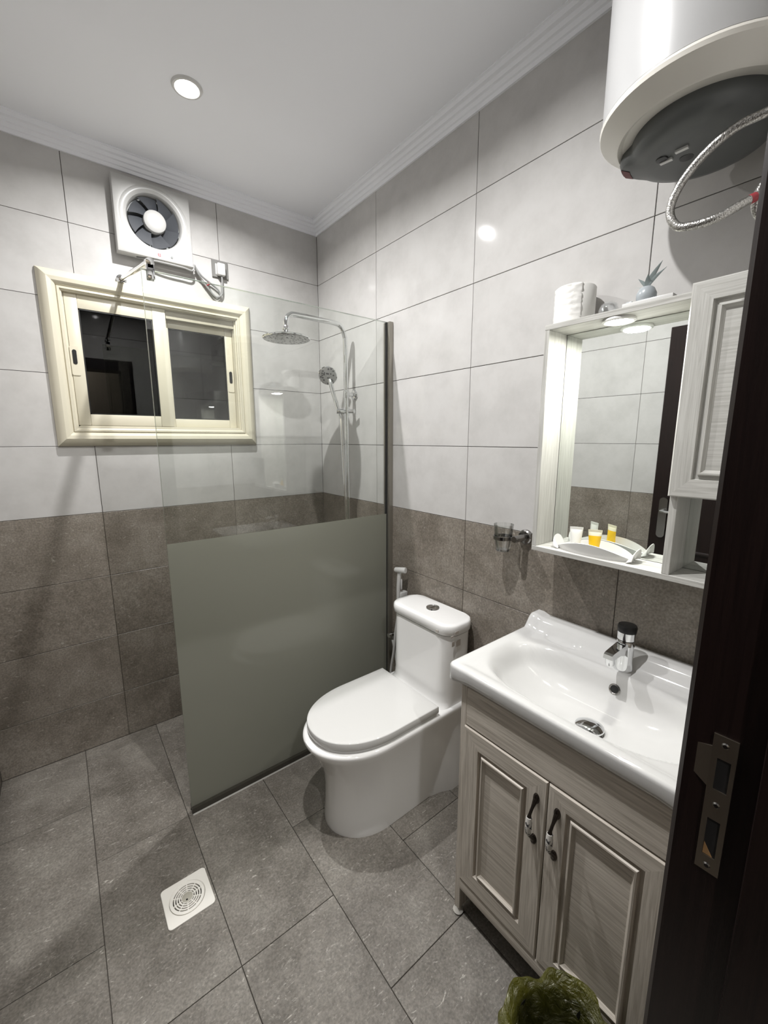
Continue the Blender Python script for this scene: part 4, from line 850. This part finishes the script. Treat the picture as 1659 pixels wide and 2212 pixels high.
for k, (dx, dy, hh, wv) in enumerate(((-0.004, -0.030, 0.085, 0.006), (0.004, -0.010, 0.070, 0.006), (-0.010, 0.018, 0.055, 0.006), (0.008, -0.036, 0.072, 0.0055), (-0.012, -0.004, 0.060, 0.006), (0.002, 0.030, 0.040, 0.006))):
    rr_ = []
    for i in range(9):
        t = i / 8; c = Vector((-0.092 + dx * t * t, -1.792 + dy * t ** 1.6, BZ + 0.032 + (hh - 0.03) * t)); w = wv * math.sin(PI * (0.12 + 0.88 * t)) + 0.0004
        rr_.append([(c.x + w * 0.5, c.y - w * 0.87, c.z), (c.x - 0.0008, c.y - 0.0004, c.z), (c.x - w * 0.5, c.y + w * 0.87, c.z), (c.x + 0.0008, c.y + 0.0004, c.z)])
    MB().loft(rr_).build('leaf', 'leaf_blue', pp, smooth=60)
MB().rbox((-0.112, -1.768, BZ), (-0.072, -1.753, BZ + 0.006), 0.002).build('stone_base', 'pot_blue', pp)

# ------------------------------------------------------------------ waste bin with green bag
WBX, WBY = -0.612, -1.990
wbin = empty('waste_bin', (WBX, WBY, 0), 'small round waste bin on the floor in front of the vanity', 'bin')
MB().lathe([(0.0, 0.002), (0.082, 0.0), (0.086, 0.006), (0.106, 0.235), (0.109, 0.238), (0.108, 0.242), (0.103, 0.240), (0.083, 0.010), (0.0, 0.008)], (WBX, WBY, 0), n=40, caps=False).build('bucket', 'black', wbin, smooth=50)
def bag_pt(k, m, r, z, amp, seed):
    a = 2 * PI * k / m
    n1 = noise.noise(Vector((math.cos(a) * 1.6, math.sin(a) * 1.6, seed))); n2 = noise.noise(Vector((math.cos(a) * 3.4, math.sin(a) * 3.4, seed * 1.7 + z * 26)))
    n3 = abs(noise.noise(Vector((math.cos(a) * 8, math.sin(a) * 8, seed + z * 30))))
    rr = r + amp * (1.5 * n1 + 1.1 * n2 + 0.35 * n3); zz = z + amp * (0.9 * n2 + 1.1 * n1)
    return (WBX + rr * math.cos(a), WBY + rr * math.sin(a), zz)
m_ = 120
prof = [(0.108, 0.135, 0.004), (0.113, 0.165, 0.008), (0.116, 0.195, 0.010), (0.119, 0.222, 0.010), (0.121, 0.246, 0.011), (0.119, 0.262, 0.011), (0.113, 0.270, 0.011), (0.105, 0.262, 0.007), (0.098, 0.240, 0.006), (0.093, 0.200, 0.005), (0.088, 0.150, 0.005), (0.082, 0.090, 0.004), (0.060, 0.030, 0.004), (0.02, 0.016, 0.001)]
bg = MB().loft([[bag_pt(k, m_, r, z, amp, 1.3 + 0.10 * i) for k in range(m_)] for i, (r, z, amp) in enumerate(prof)], False, True).build('bin_bag', 'bag', None, loc=(WBX, WBY, 0.14), smooth=50)
tag(bg, 'crumpled translucent green plastic bag lining the waste bin', 'bag')

# ------------------------------------------------------------------ floor drain
FDX, FDY = -1.110, -0.995
fd = empty('floor_drain', (FDX, FDY, 0), 'square white plastic floor drain with a round grate in the floor tiles', 'drain')
sq = rrect(FDX - 0.068, FDY - 0.070, FDX + 0.070, FDY + 0.070, 0.012, 5)
nn = len(sq)
def ring_to(r, z): return [(FDX + r * math.cos(math.atan2(b - FDY, a - FDX)), FDY + r * math.sin(math.atan2(b - FDY, a - FDX)), z) for a, b in sq]
def densify(p, k=4):
    out = []
    for i in range(len(p)):
        a, b = p[i], p[(i + 1) % len(p)]; m = max(1, int(math.dist(a, b) / 0.012))
        out += [(a[0] + (b[0] - a[0]) * j / m, a[1] + (b[1] - a[1]) * j / m) for j in range(m)]
    return out
sq = densify(sq)
MB().loft([[(a, b, 0.0002) for a, b in sq], [(a, b, 0.0030) for a, b in sq], [(FDX + (a - FDX) * 0.98, FDY + (b - FDY) * 0.98, 0.0042) for a, b in sq], ring_to(0.0545, 0.0042), ring_to(0.0525, 0.0020), ring_to(0.0525, -0.030)], False, False).build('frame', 'drain_white', fd, smooth=30)
MB().lathe([(0.0, -0.012), (0.054, -0.012), (0.054, -0.03), (0, -0.03)], (FDX, FDY, 0), n=36).build('pit', 'pit', fd)
gr = empty('grate', (FDX, FDY, 0)); gr.parent = fd; gr.location = (0, 0, 0)
mb = MB()
for r0, r1 in ((0.0425, 0.0515), (0.0352, 0.0392), (0.0282, 0.0320), (0.0212, 0.0250), (0.0, 0.0182)):
    mb.lathe([(max(r0, 1e-4), 0.0040), (r1, 0.0040), (r1, -0.002), (max(r0, 1e-4), -0.002), (max(r0, 1e-4), 0.0040)], (FDX, FDY, 0), n=48, caps=False)
for k in range(10):
    a = 2 * PI * k / 10 + 0.15; c, s = math.cos(a), math.sin(a); w = 0.0014
    mb.prism([(0.016 * c - w * s, 0.016 * s + w * c), (0.016 * c + w * s, 0.016 * s - w * c), (0.045 * c + w * s, 0.045 * s - w * c), (0.045 * c - w * s, 0.045 * s + w * c)], lambda x, y, d: (FDX + x, FDY + y, d), -0.002, 0.0038)
mb.build('ring_grid', 'drain_white', gr, smooth=0)
MB().lathe([(0.0, 0.0046), (0.015, 0.0046), (0.0165, 0.0040)], (FDX, FDY, 0), n=28, caps=False).build('centre_cap', 'drain_hub', gr)
MB().lathe([(0.0, 0.0050), (0.0030, 0.0050)], (FDX - 0.003, FDY - 0.008, 0), n=10, caps=False).build('key_hole', 'black', gr)
